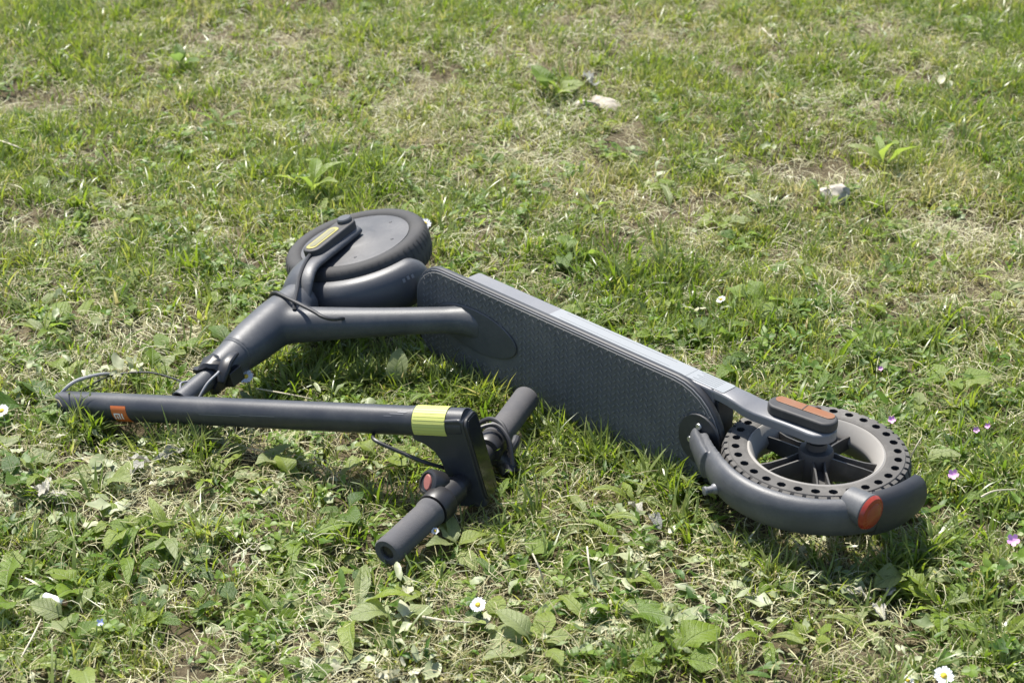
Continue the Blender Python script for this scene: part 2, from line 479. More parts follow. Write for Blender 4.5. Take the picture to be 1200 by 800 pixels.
def gh(x, y):
    """height of the ground"""
    x = np.asarray(x, float); y = np.asarray(y, float)
    h = (fbm(x, y, 3.0, 3) - 0.5) * 0.03 + (fbm(x, y, 14, 3, 2) - 0.5) * 0.022 + (fbm(x, y, 60, 2, 3) - 0.5) * 0.006 + 0.005 - 0.020 * field(x, y, ('bare',)) ** 1.5
    far = np.clip((np.hypot(x, y) - 4) / 20, 0, 1)
    return h * (1 - far) - far * 0.02 + far * (fbm(x, y, 0.15, 2, 5) - 0.5) * 0.5


def graded(lo, hi, step, out):
    c = list(np.arange(lo, hi + 1e-6, step))
    s = step; a = c[0]; pre = []
    while a > -out:
        s *= 1.22; a -= s; pre.append(a)
    s = step; a = c[-1]; post = []
    while a < out:
        s *= 1.22; a += s; post.append(a)
    return np.array(pre[::-1] + c + post)


gx = graded(-1.6, 1.6, 0.0125, 60)
gy = graded(-1.0, 2.3, 0.0125, 60)
XX, YY = np.meshgrid(gx, gy)
ZZ = gh(XX, YY)
vs = np.stack([XX.ravel(), YY.ravel(), ZZ.ravel()], 1)
nx, ny = len(gx), len(gy)
ii, jj = np.meshgrid(np.arange(nx - 1), np.arange(ny - 1))
q = (jj * nx + ii).ravel()
fs = np.stack([q, q + 1, q + 1 + nx, q + nx], 1)
me = bpy.data.meshes.new("ground")
me.from_pydata(vs.tolist(), [], fs.tolist())
me.materials.append(M_GROUND)
me.polygons.foreach_set("use_smooth", [True] * len(me.polygons))
ground = bpy.data.objects.new("ground", me)
COL.objects.link(ground)
tag(ground, kind="structure")

# ------------------------------------------------------------------ the scooter: frames
F = V((-0.70, 0.714, 0)).normalized()            # forward
Nn = V((-F.y, F.x, 0))                           # normal of the deck (towards the viewer, left)
L = V((0, 0, 1.0))                               # scooter's right side, now up
RW = V((0.3526, -0.4647, 0.080))                 # rear wheel centre


def S(f, n, l):
    return RW + F * f + Nn * n + L * l


FW = V((-0.2187, 0.0624, 0.1075))                 # front wheel centre
a_ = V((-0.5075, -0.8531, -0.1211)).normalized()  # steering axis, from wheel to stub
n_ = V((-0.2227, -0.0059, 0.9749)); n_ = (n_ - a_ * a_.dot(n_)).normalized()
b_ = a_.cross(n_)


def G(i, j, k):
    return FW + a_ * i + b_ * j + n_ * k


sc = thing("electric_scooter", (RW.x, RW.y, 0.0), "grey electric scooter body lying on its side in the grass with its stem snapped off", "scooter")

# --- deck
mat_f0, mat_f1 = 0.098, 0.640
MAT = rrect(mat_f1 - mat_f0, 0.140, (0.05, 0.075, 0.075, 0.05), 8, (mat_f0 + mat_f1) / 2, 0)
def inset(poly, d, cx, cy):
    xs = [p[0] for p in poly]; ys = [p[1] for p in poly]
    wx = max(xs) - min(xs); wy = max(ys) - min(ys)
    return [(cx + (x - cx) * (wx - 2 * d) / wx, cy + (y - cy) * (wy - 2 * d) / wy) for x, y in poly]


MATC = (mat_f0 + mat_f1) / 2


def slab(mb, poly, prof):
    """stack of insets: prof = (inset, height)"""
    b = len(mb.v)
    mb.loft([[S(x, h, y) for x, y in inset(poly, d, MATC, 0)] for d, h in prof], cap1=False)
    n = len(poly); b += (len(prof) - 1) * n
    for i in range(n // 2 - 1):
        q = (b + i, b + i + 1, b + n - 2 - i, b + n - 1 - i)
        mb.f.append(q); mb.m.append(0)


mb = MB(); slab(mb, MAT, [(0.004, 0.0395), (0.001, 0.0403), (0.0, 0.042), (0.0, 0.0475), (0.0008, 0.0492), (0.0025, 0.0500), (0.006, 0.0501)])
deck = mb.build("deck_plate", M_EDGE, sc, sharp=40)
mb = MB(); slab(mb, MAT, [(0.0045, 0.0499), (0.0045, 0.0524), (0.0052, 0.0532), (0.010, 0.0532)])
mat = mb.build("deck_mat", M_RUBBER, deck, sharp=40)
# thin bright trim line round the mat
mb = MB()
o1 = inset(MAT, 0.0020, MATC, 0); o2 = inset(MAT, 0.0040, MATC, 0)
mb.loft([[S(x, 0.0502, y) for x, y in o1], [S(x, 0.0518, y) for x, y in o1], [S(x, 0.0518, y) for x, y in o2], [S(x, 0.0502, y) for x, y in o2]], cap0=False, cap1=False)
mb.build("trim_line", M_SILVER, deck)
# raised dashes of the tread
mb = MB()
fi = 0
f = mat_f0 + 0.02
while f < mat_f1 - 0.016:
    l = -0.061 + (0.0044 if fi % 2 else 0)
    while l < 0.063:
        ok = True
        if f < mat_f0 + 0.07:
            rr = 0.066
            if math.hypot(max(0, mat_f0 + 0.075 - f), max(0, abs(l) - 0.0)) > rr: ok = False
        if f > mat_f1 - 0.05:
            if math.hypot(f - (mat_f1 - 0.05), max(0, abs(l) - 0.02)) > 0.043: ok = False
        if 0.425 < f < 0.605 and ((f - 0.517) / 0.083) ** 2 + (l / 0.037) ** 2 < 1: ok = False
        if f < 0.16 and ((f - 0.128) / 0.034) ** 2 + ((l - 0.0) / 0.036) ** 2 < 1: ok = False
        if ok:
            sg = 1 if (fi % 2) else -1
            c, s_ = math.cos(R_(45 * sg)), math.sin(R_(45 * sg))
            X = F * c + L * s_; Y = L * c - F * s_
            mb.box(S(f, 0.0531, l), X, Y, Nn, (-0.0028, -0.0009, 0), (0.0028, 0.0009, 0.0012))
        l += 0.0088
    f += 0.0075; fi += 1
st = mb.build("tread_dash", M_DASH, deck, sharp=20)
st["kind"] = "stuff"

# battery box under the plate, its side shows as the pale strip
mb = MB(); mb.prism(RW, F, L, Nn, rrect(0.558 - 0.124, 0.130, 0.006, 3, (0.558 + 0.124) / 2, 0), 0.010, 0.0398)
boxp = mb.build("battery_box", M_SILVER, sc, bevel=0.003)
mb = MB(); mb.prism(RW, F, Nn, L, rrect(0.400 - 0.112, 0.024, 0.002, 2, 0.256, 0.0245), 0.0651, 0.0654)
lab = mb.build("side_label", M_LABEL, boxp)
mb = MB()
for k in range(5):                               # fine print, too small to read
    mb.box(RW, F, Nn, L, (0.126, 0.0150 + k * 0.0040, 0.0654), (0.162 - 0.006 * (k % 2), 0.0161 + k * 0.0040, 0.0656))
mb.box(RW, F, Nn, L, (0.170, 0.0130, 0.0654), (0.1707, 0.036, 0.0656))
for k in range(2):
    mb.box(RW, F, Nn, L, (0.20, 0.0165 + k * 0.014, 0.0654), (0.385, 0.0170 + k * 0.014, 0.0656))
mb.build("fine_print", M_PRINT, boxp)
mb = MB(); mb.prism(RW, F, L, Nn, rrect(0.42, 0.118, 0.01, 3, 0.34, 0), 0.002, 0.0098)
mb.build("bottom_cover", M_BLACK, sc, bevel=0.002)

# neck base plate on the mat
mb = MB()
el = [(0.517 + 0.078 * math.cos(t), 0.006 + 0.031 * math.sin(t)) for t in np.linspace(0, 2 * math.pi, 32, endpoint=False)]
mb.prism(RW, F, L, Nn, el, 0.0533, 0.0562)
mb.build("neck_plate", M_PAINT, sc, bevel=0.0015)

# neck + head tube, one casting
J = G(0.205, 0, 0)
P0 = S(0.528, 0.036, 0.010); P1 = S(0.556, 0.066, 0.012)
mb = MB()
pts = cat_rom([P0, P1, S(0.556, 0.066, 0.012).lerp(J, 0.33), S(0.556, 0.066, 0.012).lerp(J, 0.66), J], 8)
nr = len(pts)
mb.tube(pts, [0.0178 + 0.014 * max(0, 1 - i / (nr * 0.3)) ** 2 + 0.011 * (i / nr) ** 2.5 for i in range(nr)], 18)
mb.tube([G(x_, 0, 0) for x_ in (0.135, 0.16, 0.2, 0.25, 0.285)], [0.0295, 0.0310, 0.0325, 0.0300, 0.0262], 20)
neck = mb.build("neck_and_head_tube", M_PAINT, sc)
rm = neck.modifiers.new("weld", 'REMESH'); rm.mode = 'VOXEL'; rm.voxel_size = 0.0024; rm.use_smooth_shade = True
sm = neck.modifiers.new("soften", 'SMOOTH'); sm.factor = 0.6; sm.iterations = 26

# ring, lock collar, torn clamp and stub of the broken stem
mb = MB()
mb.lathe(FW, n_, b_, a_, [(0.0, 0.283), (0.0252, 0.283), (0.0257, 0.2845), (0.0252, 0.286), (0.0243, 0.287), (0.0232, 0.30), (0.0216, 0.318), (0.0200, 0.326), (0.0, 0.326)], 28)
lock = mb.build("lock_collar", M_PAINT, sc)
mb = MB()
rings = []
for i, (x_, r) in enumerate([(0.315, 0.0185), (0.320, 0.0222), (0.327, 0.0235), (0.334, 0.022), (0.339, 0.0225), (0.344, 0.0185), (0.343, 0.0150)]):
    ring = []
    for k in range(24):
        t = 2 * math.pi * k / 24
        w = 1 + 0.09 * math.sin(3 * t + i) + 0.05 * math.sin(7 * t + 2 * i) + 0.03 * random.uniform(-1, 1)
        dx = (0.006 * math.sin(2 * t + 0.5) + random.uniform(-0.0015, 0.0015)) if i > 2 else 0.0
        ring.append(G(x_ + dx, 0, 0) + n_ * (math.cos(t) * r * w) + b_ * (math.sin(t) * r * w))
    rings.append(ring)
mb.loft(rings)
clampo = mb.build("torn_clamp", M_BLACK, sc, sharp=25)
mb = MB()
mb.tube([G(0.30, -0.018, 0.014), G(0.312, -0.021, 0.017), G(0.326, -0.024, 0.016), G(0.338, -0.026, 0.008), G(0.345, -0.025, -0.002)], [(0.006, 0.003), (0.009, 0.005), (0.010, 0.006), (0.009, 0.006), (0.006, 0.004)], 10, up=n_)
mb.box(G(0.322, -0.024, -0.002), a_, b_, n_, (-0.012, -0.008, -0.014), (0.012, 0.006, 0.006))
mb.build("latch_lever", M_BLACK, clampo, bevel=0.0015)
mb = MB()
mb.lathe(FW, n_, b_, a_, [(0.0135, 0.335), (0.0135, 0.398), (0.0115, 0.3985), (0.0112, 0.345)], 20)
mb.build("stub_tube", M_PAINT, sc)
mb = MB()
mb.tube(cat_rom([G(0.338, -0.020, 0.010), G(0.35, -0.028, 0.014), G(0.368, -0.025, 0.010), G(0.385, -0.018, -0.004)], 6), 0.0016, 8)
mb.tube(cat_rom([G(0.37, 0.004, 0.012), G(0.382, 0.006, 0.016), G(0.392, 0.000, 0.010)], 5), 0.0014, 8)
mb.build("torn_wire", M_WIRE, sc)

# --- front wheel
mb = MB()
tp = []
for t in np.linspace(-2.30, 2.30, 23):             # squarish tyre section
    c_, s1 = math.cos(t), math.sin(t)
    tp.append((0.0905 + 0.0150 * math.copysign(abs(c_) ** 0.75, c_), 0.0262 * math.copysign(abs(s1) ** 0.75, s1)))
mb.lathe(FW, a_, b_, n_, tp, 72, closed_prof=True)
fw = thing_part = None
mbw = MB()
mbw.lathe(FW, a_, b_, n_, [(0.0, -0.024), (0.068, -0.024), (0.0815, -0.020), (0.0835, -0.012), (0.0835, 0.014), (0.0835, 0.0215), (0.0825, 0.0225), (0.0812, 0.0200), (0.079, 0.0200)], 64)
fw = mbw.build("front_wheel", M_MOTOR, sc)
tyre_f = mb.build("tyre", M_TYREF, fw)
# tread sipes on the tyre
mb = MB()
for k in range(60):
    a0 = 2 * math.pi * k / 60
    for sgn in (-1, 1):
        ring = []
        rows = []
        for t in np.linspace(0.10, 0.95, 6):
            row = []
            for da in (-0.012, 0.012):
                ang = a0 + da + sgn * 0.03 * t + (0.05 if sgn > 0 else 0)
                rr = 0.0905 + 0.0156 * math.cos(t) ** 0.75; zz = sgn * 0.0266 * math.sin(t) ** 0.75
                row.append(FW + (a_ * math.cos(ang) + b_ * math.sin(ang)) * rr + n_ * zz)
            rows.append(row)
        mb.loft(rows, closed=False)
tr = mb.build("tread_block", M_TYREF, fw); tr["kind"] = "stuff"
mb = MB()
mb.lathe(FW, a_, b_, n_, [(0.0806, 0.0201), (0.0792, 0.0230), (0.073, 0.0238), (0.035, 0.0250), (0.030, 0.0265), (0.022, 0.0280), (0.0, 0.0280)], 64)
mc = mb.build("motor_cover", M_MOTOR, fw)
for k in range(6):
    t = 2 * math.pi * k / 6 + 0.4
    mb = MB(); c = FW + (a_ * math.cos(t) + b_ * math.sin(t)) * 0.062
    mb.lathe(c, a_, b_, n_, [(0.0, 0.0250), (0.0018, 0.0250), (0.0024, 0.0244), (0.0024, 0.020)], 10)
    mb.build("cover_screw", M_MOTOR, fw)

# fork
mb = MB()
mb.tube([G(0.168, 0, 0), G(0.150, 0, 0), G(0.132, 0, 0)], [0.028, 0.0275, 0.026], 18)
for sgn in (1, -1):
    arm = cat_rom([G(0.150, 0.0, sgn * 0.008), G(0.132, 0.0, sgn * 0.027), G(0.108, 0.004, sgn * 0.0350), G(0.070, 0.006, sgn * 0.0345), G(0.030, 0.006, sgn * 0.0335), G(-0.012, 0.006, sgn * 0.0335)], 5)
    na = len(arm)
    mb.tube(arm, [(0.029 - 0.0125 * (i / (na - 1)) ** 0.8, 0.0085) for i in range(na)], 16, up=n_ if sgn > 0 else n_)
fork = mb.build("fork", M_PAINT, sc)
rm = fork.modifiers.new("weld", 'REMESH'); rm.mode = 'VOXEL'; rm.voxel_size = 0.0022; rm.use_smooth_shade = True
sm = fork.modifiers.new("soften", 'SMOOTH'); sm.factor = 0.6; sm.iterations = 8

# reflector block on the fork's upper arm
mb = MB(); mb.prism(FW, a_, b_, n_, rrect(0.104, 0.030, 0.0145, 6, 0.038, 0.009), 0.0385, 0.0525)
blk = mb.build("reflector_block", M_HUB, sc, bevel=0.003)
mb = MB(); mb.prism(FW, a_, b_, n_, rrect(0.066, 0.017, 0.0082, 6, 0.0515, 0.010), 0.0526, 0.0534)
mb.build("yellow_reflector", M_YELLOW, blk, bevel=0.0004)
mb = MB(); mb.prism(FW, a_, b_, n_, rrect(0.054, 0.010, 0.0048, 6, 0.0515, 0.010), 0.0533, 0.0538)
mb.build("reflector_face", worn("dull_reflector", (0.17, 0.16, 0.085), 0.4, dust_amt=0.3), blk)
mb = MB(); mb.lathe(G(-0.001, 0.009, 0), a_, b_, n_, [(0.0, 0.0585), (0.0092, 0.0585), (0.0108, 0.0567), (0.011, 0.050)], 20)
mb.build("axle_cap", M_PAINT, blk)
mb = MB()
mb.tube(cat_rom([G(0.082, 0.007, 0.0465), G(0.098, 0.004, 0.0455), G(0.118, -0.002, 0.0425), G(0.140, -0.008, 0.0345), G(0.158, -0.018, 0.031), G(0.178, -0.028, 0.026), G(0.190, -0.034, 0.018)], 6), 0.0030, 8)
mb.build("motor_cable", M_CABLE, sc)
mb = MB()
loop = []
for t in np.linspace(R_(75), R_(-75), 12):
    q_ = 0.168 - 0.028 * math.sin(t) * 0.4
    loop.append(G(q_ + 0.008, 0, 0) + b_ * (0.0335 * math.sin(t)) + n_ * (0.0335 * math.cos(t)))
loop = loop[:7] + [spot(366, 364, 0.116), spot(378, 371, 0.114), spot(390, 374, 0.110), spot(401, 373, 0.103), spot(405, 374, 0.094)]
mb.tube(cat_rom(loop, 4), 0.0026, 8)
mb.build("cable_loop", M_CABLE, sc)

# front mudguard
mb = MB()


def guard(o, X, Y, Z, t0, t1, steps, r0, depth, hw, th=0.003, na=13):
    rings = []
    for i in range(steps + 1):
        q = i / steps
        t = R_(t0 + (t1 - t0) * q)
        d = X * math.cos(t) + Y * math.sin(t)
        rr = r0(q) if callable(r0) else r0
        h = hw(q) if callable(hw) else hw
        dp = depth(q) if callable(depth) else depth
        ring = []
        for al in np.linspace(90, -90, na):
            c = abs(math.cos(R_(al))) ** 0.75; s = math.sin(R_(al))
            ring.append(o + d * (rr + dp * c) + Z * (h * s))
        for al in np.linspace(-90, 90, na):
            c = abs(math.cos(R_(al))) ** 0.75; s = math.sin(R_(al))
            ring.append(o + d * (rr - 0.0005 + (dp - th) * c) + Z * ((h - th) * s))
        rings.append(ring)
    return rings


endr = lambda q, n=0.08: min(1, max(0.0, (1 - (max(0, n - min(q, 1 - q)) / n) ** 2)) ** 0.5) * 0.85 + 0.15
mb.loft(guard(FW - n_ * 0.020, a_, b_, n_, -88, 34, 36, 0.1075, lambda q: 0.024 * (0.5 + 0.5 * endr(q)), lambda q: 0.0335 * endr(q, 0.12)))
fg = mb.build("front_mudguard", M_PAINT, sc, sharp=60)
# faint worn mark printed on its side
mb = MB()
mk = worn("worn_print", (0.16, 0.165, 0.175), 0.5, dust_amt=0.2)
for k, (dt, dl) in enumerate(((0, 0), (3.2, 0.001), (6.4, 0.0))):
    rows = []
    for t in np.linspace(0, 1.8, 4):
        tt = R_(-72 + dt + t)
        d = a_ * math.cos(tt) + b_ * math.sin(tt)
        row = []
        for al in (22, 32):
            c = abs(math.cos(R_(al))) ** 0.75
            row.append(FW - n_ * 0.020 + d * (0.1075 + 0.02435 * c + 0.0002) + n_ * (0.0340 * math.sin(R_(al)) + dl))
        rows.append(row)
    mb.loft(rows, closed=False)
mb.build("worn_print", mk, fg)

# --- rear wheel
OUT = 0.1035


def rear_tyre():
    mb = MB()
    n = 30
    zt = 0.0225
    for side in (1, -1):
        for k in range(n):
            a0 = 2 * math.pi * k / n; a1 = 2 * math.pi * (k + 1) / n; am = (a0 + a1) / 2
            P = lambda ang, r, z: RW + (F * math.cos(ang) + Nn * math.sin(ang)) * r + L * (z * side)
            rin, rou = 0.0835, 0.1010
            outer = [(a0, rin), (am, rin), (a1, rin), (a1, (rin + rou) / 2), (a1, rou), (am, rou), (a0, rou), (a0, (rin + rou) / 2)]
            rc = 0.0932; rh = 0.0050
            hole = []
            for (an, r) in outer:
                d = V(((an - am) * rc, r - rc)); d.normalize()
                hole.append((am + d.x * rh * 1.08 / rc, rc + d.y * rh))
            bo = len(mb.v)
            mb.v += [tuple(P(an, r, zt)) for an, r in outer]
            mb.v += [tuple(P(an, r, zt)) for an, r in hole]
            mb.v += [tuple(P(an, r, zt - 0.016)) for an, r in hole]
            for j in range(8):
                j2 = (j + 1) % 8
                mb.f.append((bo + j, bo + j2, bo + 8 + j2, bo + 8 + j)); mb.m.append(0)
                mb.f.append((bo + 8 + j, bo + 8 + j2, bo + 16 + j2, bo + 16 + j)); mb.m.append(1)
            mb.f.append(tuple(bo + 16 + j for j in range(8))); mb.m.append(1)
    # tread: lugs round the rim
    nl = 48
    for k in range(nl):
        for side in (1, -1):
            off = 0.5 if side < 0 else 0
            a0 = 2 * math.pi * (k + off + 0.06) / nl; a1 = 2 * math.pi * (k + off + 0.74) / nl
            rings = []
            for r, z in ((0.0985, 0.0220), (0.1062, 0.0205), (0.1090, 0.0130), (0.1096, 0.002), (0.0985, 0.002)):
                rings.append([RW + (F * math.cos(t) + Nn * math.sin(t)) * r + L * (z * side) for t in (a0, a1)])
            b = len(mb.v)
            for rg in rings: mb.v += [tuple(p) for p in rg]
            for i in range(4):
                mb.f.append((b + 2 * i, b + 2 * i + 1, b + 2 * i + 3, b + 2 * i + 2)); mb.m.append(0)
            mb.f.append((b, b + 2, b + 4, b + 6, b + 8)); mb.m.append(0)
            mb.f.append((b + 1, b + 3, b + 5, b + 7, b + 9)); mb.m.append(0)
    mb.lathe(RW, F, Nn, L, [(0.101, 0.0225), (0.1035, 0.019), (0.1045, 0.0), (0.1035, -0.019), (0.101, -0.0225)], 72)
    mb.lathe(RW, F, Nn, L, [(0.0835, -0.0225), (0.080, -0.0215), (0.079, -0.019)], 72)
    mb.lathe(RW, F, Nn, L, [(0.0835, 0.0225), (0.080, 0.0215), (0.079, 0.019)], 72)
    return mb


mb = MB()
mb.lathe(RW, F, Nn, L, [(0.080, 0.0205), (0.0775, 0.0220), (0.0755, 0.0205), (0.0685, 0.004), (0.0670, 0.0), (0.0685, -0.004), (0.0755, -0.0205), (0.0775, -0.022), (0.080, -0.0205)], 72)
rw = mb.build("rear_wheel", M_RIM, sc, sharp=50)
tyre_r = rear_tyre().build("tyre", [M_TYRE, M_HUB], rw, sharp=40)
mb = MB()
mb.lathe(RW, F, Nn, L, [(0.0, 0.032), (0.012, 0.032), (0.0125, 0.024), (0.019, 0.0225), (0.0205, 0.019), (0.0205, -0.019), (0.019, -0.0225), (0.0, -0.0225)], 32)
mb.build("hub", M_HUB, rw)
view_ang = math.atan2(V((0, -1, 0)).dot(Nn), V((0, -1, 0)).dot(F))    # wheel angle that points at the camera
for k in range(5):
    t = view_ang + R_(72 * k)
    d = F * math.cos(t) + Nn * math.sin(t); s = L.cross(d)
    mb = MB()
    # low web with two raised ribs
    rings = []
    for r, w, z0, z1 in ((0.018, 0.0070, -0.015, 0.004), (0.035, 0.0060, -0.013, 0.002), (0.055, 0.0068, -0.010, 0.0005), (0.0690, 0.0095, -0.008, 0.000)):
        rings.append([RW + d * r + s * w + L * z0, RW + d * r + s * w + L * z1, RW + d * r - s * w + L * z1, RW + d * r - s * w + L * z0])
    mb.loft(rings)
    for sg in (1, -1):
        rings = []
        for r, w, z1 in ((0.0185, 0.0068, 0.0165), (0.035, 0.0058, 0.0130), (0.055, 0.0066, 0.0100), (0.0695, 0.0092, 0.0085)):
            c0 = sg * w
            rings.append([RW + d * r + s * (c0 + 0.0013) + L * (z1 - 0.017), RW + d * r + s * (c0 + 0.0010) + L * z1, RW + d * r + s * (c0 - 0.0010) + L * z1, RW + d * r + s * (c0 - 0.0013) + L * (z1 - 0.017)])
        mb.loft(rings, mi=0)
    mb.build("spoke", M_SPOKE, rw, sharp=30)

# --- rear arms
stations = [(0.126, 0.0385, 0.0110, 0.0650), (0.114, 0.0385, 0.0105, 0.0648), (0.104, 0.0385, 0.0095, 0.0640), (0.094, 0.0385, 0.0075, 0.0625), (0.082, 0.0370, 0.003, 0.0585),
            (0.070, 0.0325, -0.004, 0.0545), (0.050, 0.0262, -0.0115, 0.0523), (0.025, 0.0225, -0.019, 0.0520), (0.0, 0.0215, -0.0215, 0.0520)]
stations += [(-0.0215 * math.sin(t), 0.0215 * math.cos(t), -0.0215 * math.cos(t), 0.0520) for t in (0.35, 0.7, 1.0, 1.25, 1.45)]
for sgn in (1, -1):
    mb = MB()
    rings = []
    for f_, nf, nb, l_ in stations:
        ch = min(0.0028, (nf - nb) * 0.3)
        rings.append([S(f_, nf, sgn * (l_ - 0.0115)), S(f_, nf, sgn * (l_ - ch)), S(f_, nf - ch * 0.3, sgn * (l_ - ch * 0.3)), S(f_, nf - ch, sgn * l_),
                      S(f_, nb + ch, sgn * l_), S(f_, nb + ch * 0.3, sgn * (l_ - ch * 0.3)), S(f_, nb, sgn * (l_ - ch)), S(f_, nb, sgn * (l_ - 0.0115))])
    mb.loft(rings)
    arm_o = mb.build("rear_arm", M_SILVER, sc, sharp=50)
mb = MB()
mb.prism(RW, F, Nn, L, [(0.140, 0.036), (0.118, 0.036), (0.118, 0.005), (0.140, 0.005)], -0.0500, 0.0500)
mb.build("arm_bridge", M_HUB, sc, bevel=0.002)
mb = MB()
mb.lathe(S(0, 0, 0), F, Nn, L, [(0.009, -0.0403), (0.009, 0.0403)], 16)
mb.build("axle", M_HUB, rw)
th = math.atan2(-0.0095 - 0.0055, -0.02 - 0.062)
RX = V((math.cos(0), 0, 0))
c_f, c_n = 0.0225, 0.0015
dx_, dy_ = 0.992, 0.125
X_ = F * dx_ + Nn * dy_; Y_ = Nn * dx_ - F * dy_
mb = MB(); mb.prism(S(c_f, c_n, 0), X_, Y_, L, rrect(0.088, 0.030, 0.0145, 7), 0.0522, 0.0655)
rb = mb.build("reflector_block", M_HUB, sc, bevel=0.003, segs=3)
mb = MB(); mb.prism(S(c_f, c_n, 0), X_, Y_, L, rrect(0.076, 0.0135, 0.0066, 6, 0, -0.0055), 0.0656, 0.0664)
mb.build("amber_reflector", M_AMBER, rb, bevel=0.0004)
mb = MB(); mb.box(S(c_f, c_n, 0), X_, Y_, L, (-0.0006, -0.0120, 0.0660), (0.0006, 0.0010, 0.0668))
mb.build("reflector_seam", M_HUB, rb)

# --- rear mudguard
mb = MB()
r0 = lambda q: 0.1125 + 0.016 * max(0, 1 - q / 0.22) ** 2 + 0.002 * q
hw = lambda q: 0.0228 - 0.007 * max(0, 1 - q / 0.25) ** 1.5
dp = lambda q: 0.0165 - 0.004 * max(0, 1 - q / 0.2)
mb.loft(guard(RW + L * 0.004, F, Nn, L, 27, 186, 56, r0, dp, hw, 0.0050))
npts = cat_rom([S(0.134, 0.0545, 0.004), S(0.127, 0.064, 0.004), S(0.114, 0.074, 0.004), S(0.100, 0.085, 0.004), S(0.084, 0.096, 0.004)], 5)
mb.tube(npts, [(0.0075, 0.0145 + 0.0045 * (i / (len(npts) - 1))) for i in range(len(npts))], 16, up=L)
rg = mb.build("rear_mudguard", M_PAINT, sc, sharp=60)
rm = rg.modifiers.new("weld", 'REMESH'); rm.mode = 'VOXEL'; rm.voxel_size = 0.0015; rm.use_smooth_shade = True
sm = rg.modifiers.new("soften", 'SMOOTH'); sm.factor = 0.5; sm.iterations = 7
mb = MB()
mb.loft(guard(RW + L * 0.003, F, Nn, L, 158, 194, 14, lambda q: 0.1145 + 0.004 * q, 0.0165, lambda q: 0.0275 * (1 - 0.15 * q ** 4), 0.004))
mb.build("mud_flap", M_EDGE, rg, sharp=60)
# mount on the mat
mb = MB()
el = [(0.128 + 0.032 * math.cos(t), 0.003 + 0.034 * math.sin(t)) for t in np.linspace(0, 2 * math.pi, 28, endpoint=False)]
mb.prism(RW, F, L, Nn, el, 0.0533, 0.0575)
mb.build("mudguard_mount", M_EDGE, sc, bevel=0.0015)
mb = MB()
for (f_, l_) in ((0.128, 0.022), (0.140, 0.0)):
    mb.lathe(S(f_, 0, l_), F, L, Nn, [(0, 0.0600), (0.0035, 0.0600), (0.0042, 0.0590), (0.0042, 0.0574)], 12)
mb.build("mount_screw", M_STEEL, sc)
# small peg
t = R_(66)
d = F * math.cos(t) + Nn * math.sin(t)
tg = -F * math.sin(t) + Nn * math.cos(t)
mb = MB(); mb.lathe(RW + d * 0.127 - L * 0.004, tg, L, d, [(0.0075, -0.004), (0.006, 0.004), (0.0042, 0.006), (0.004, 0.012), (0.0052, 0.013), (0.0052, 0.016), (0.0, 0.0165)], 16)
mb.build("hook_peg", M_SILVER, rg)
# tail light
t = R_(157)
d = F * math.cos(t) + Nn * math.sin(t)
Z_ = (-F * 0.99 + Nn * 0.05 + L * 0.0).normalized()
X_ = Z_.cross(L).normalized(); Y_ = Z_.cross(X_)
tlo = spot(1023, 602, 0.097) - Z_ * 0.028
mb = MB(); mb.lathe(tlo, X_, Y_, Z_, [(0.0175, -0.006), (0.0195, 0.012), (0.0205, 0.022), (0.0195, 0.0235), (0.0, 0.0235)], 32)
tlh = mb.build("tail_light", M_PAINT, rg)
mb = MB(); mb.lathe(tlo, X_, Y_, Z_, [(0.0, 0.0300), (0.0140, 0.0295), (0.0180, 0.0280), (0.0196, 0.0255), (0.0204, 0.0237)], 32)
M_ = worn("red_ring_lens", (0.24, 0.018, 0.010), 0.22, dust=(0.5, 0.2, 0.12), dust_amt=0.2)
# lens belongs to the mudguard's lamp
mb.build("red_lens", M_, rg)
mb = MB(); mb.lathe(tlo, X_, Y_, Z_, [(0.0, 0.0318), (0.0085, 0.0314), (0.0125, 0.0300), (0.013, 0.029)], 28)
mb.build("lens_centre", worn("orange_lens", (0.26, 0.040, 0.018), 0.25, dust_amt=0.2), rg)

# ------------------------------------------------------------------ the snapped stem with handlebar
A0 = spot(79, 474, 0.022)
B0 = spot(543, 495.5, 0.118)
s_ = (B0 - A0).normalized()
HN = spot(453, 648, 0.036); HF = spot(617, 466, 0.046)
H = (HF - HN).normalized()
H = (H - s_ * H.dot(s_)).normalized()
d_ = s_.cross(H)
if d_.z > 0: d_ = -d_
SR = 0.0180


def T(s, h, d):
    return B0 + s_ * s + H * h + d_ * d


stem = thing("handlebar_stem", (B0.x, B0.y, 0.0), "snapped off black scooter stem with handlebar, grips and orange and lime stickers", "scooter stem")
SL = (B0 - A0).length
mb = MB()
nr = 28
rings = []
for i, s in enumerate((-SL, -SL + 0.002, -SL * 0.5, -0.05, 0.0045)):
    ring = []
    for k in range(nr):
        t = 2 * math.pi * k / nr
        off = 0
        if i < 2:                                     # slanted, torn end
            off = 0.028 * (0.5 + 0.5 * math.cos(t - 0.3)) + 0.003 * math.sin(5 * t) - 0.014
            off += 0.006
        ring.append(T(s + off, SR * math.sin(t), SR * math.cos(t)))
    rings.append(ring)
rings = [[p + (T(0, 0, 0) - T(0, 0, 0)) for p in r] for r in rings]
inner = [[T(0, 0, 0) + (p - T(0, 0, 0)) for p in rings[0]]]
inr = []
for k in range(nr):
    t = 2 * math.pi * k / nr
    inr.append(rings[0][k] + H * (-0.0025 * math.sin(t)) + d_ * (-0.0025 * math.cos(t)))
inr2 = [p + s_ * 0.08 for p in inr]
mb.loft([inr2, inr] + rings, cap0=True, cap1=True)
tube_o = mb.build("stem_tube", M_STEM, stem, sharp=50)

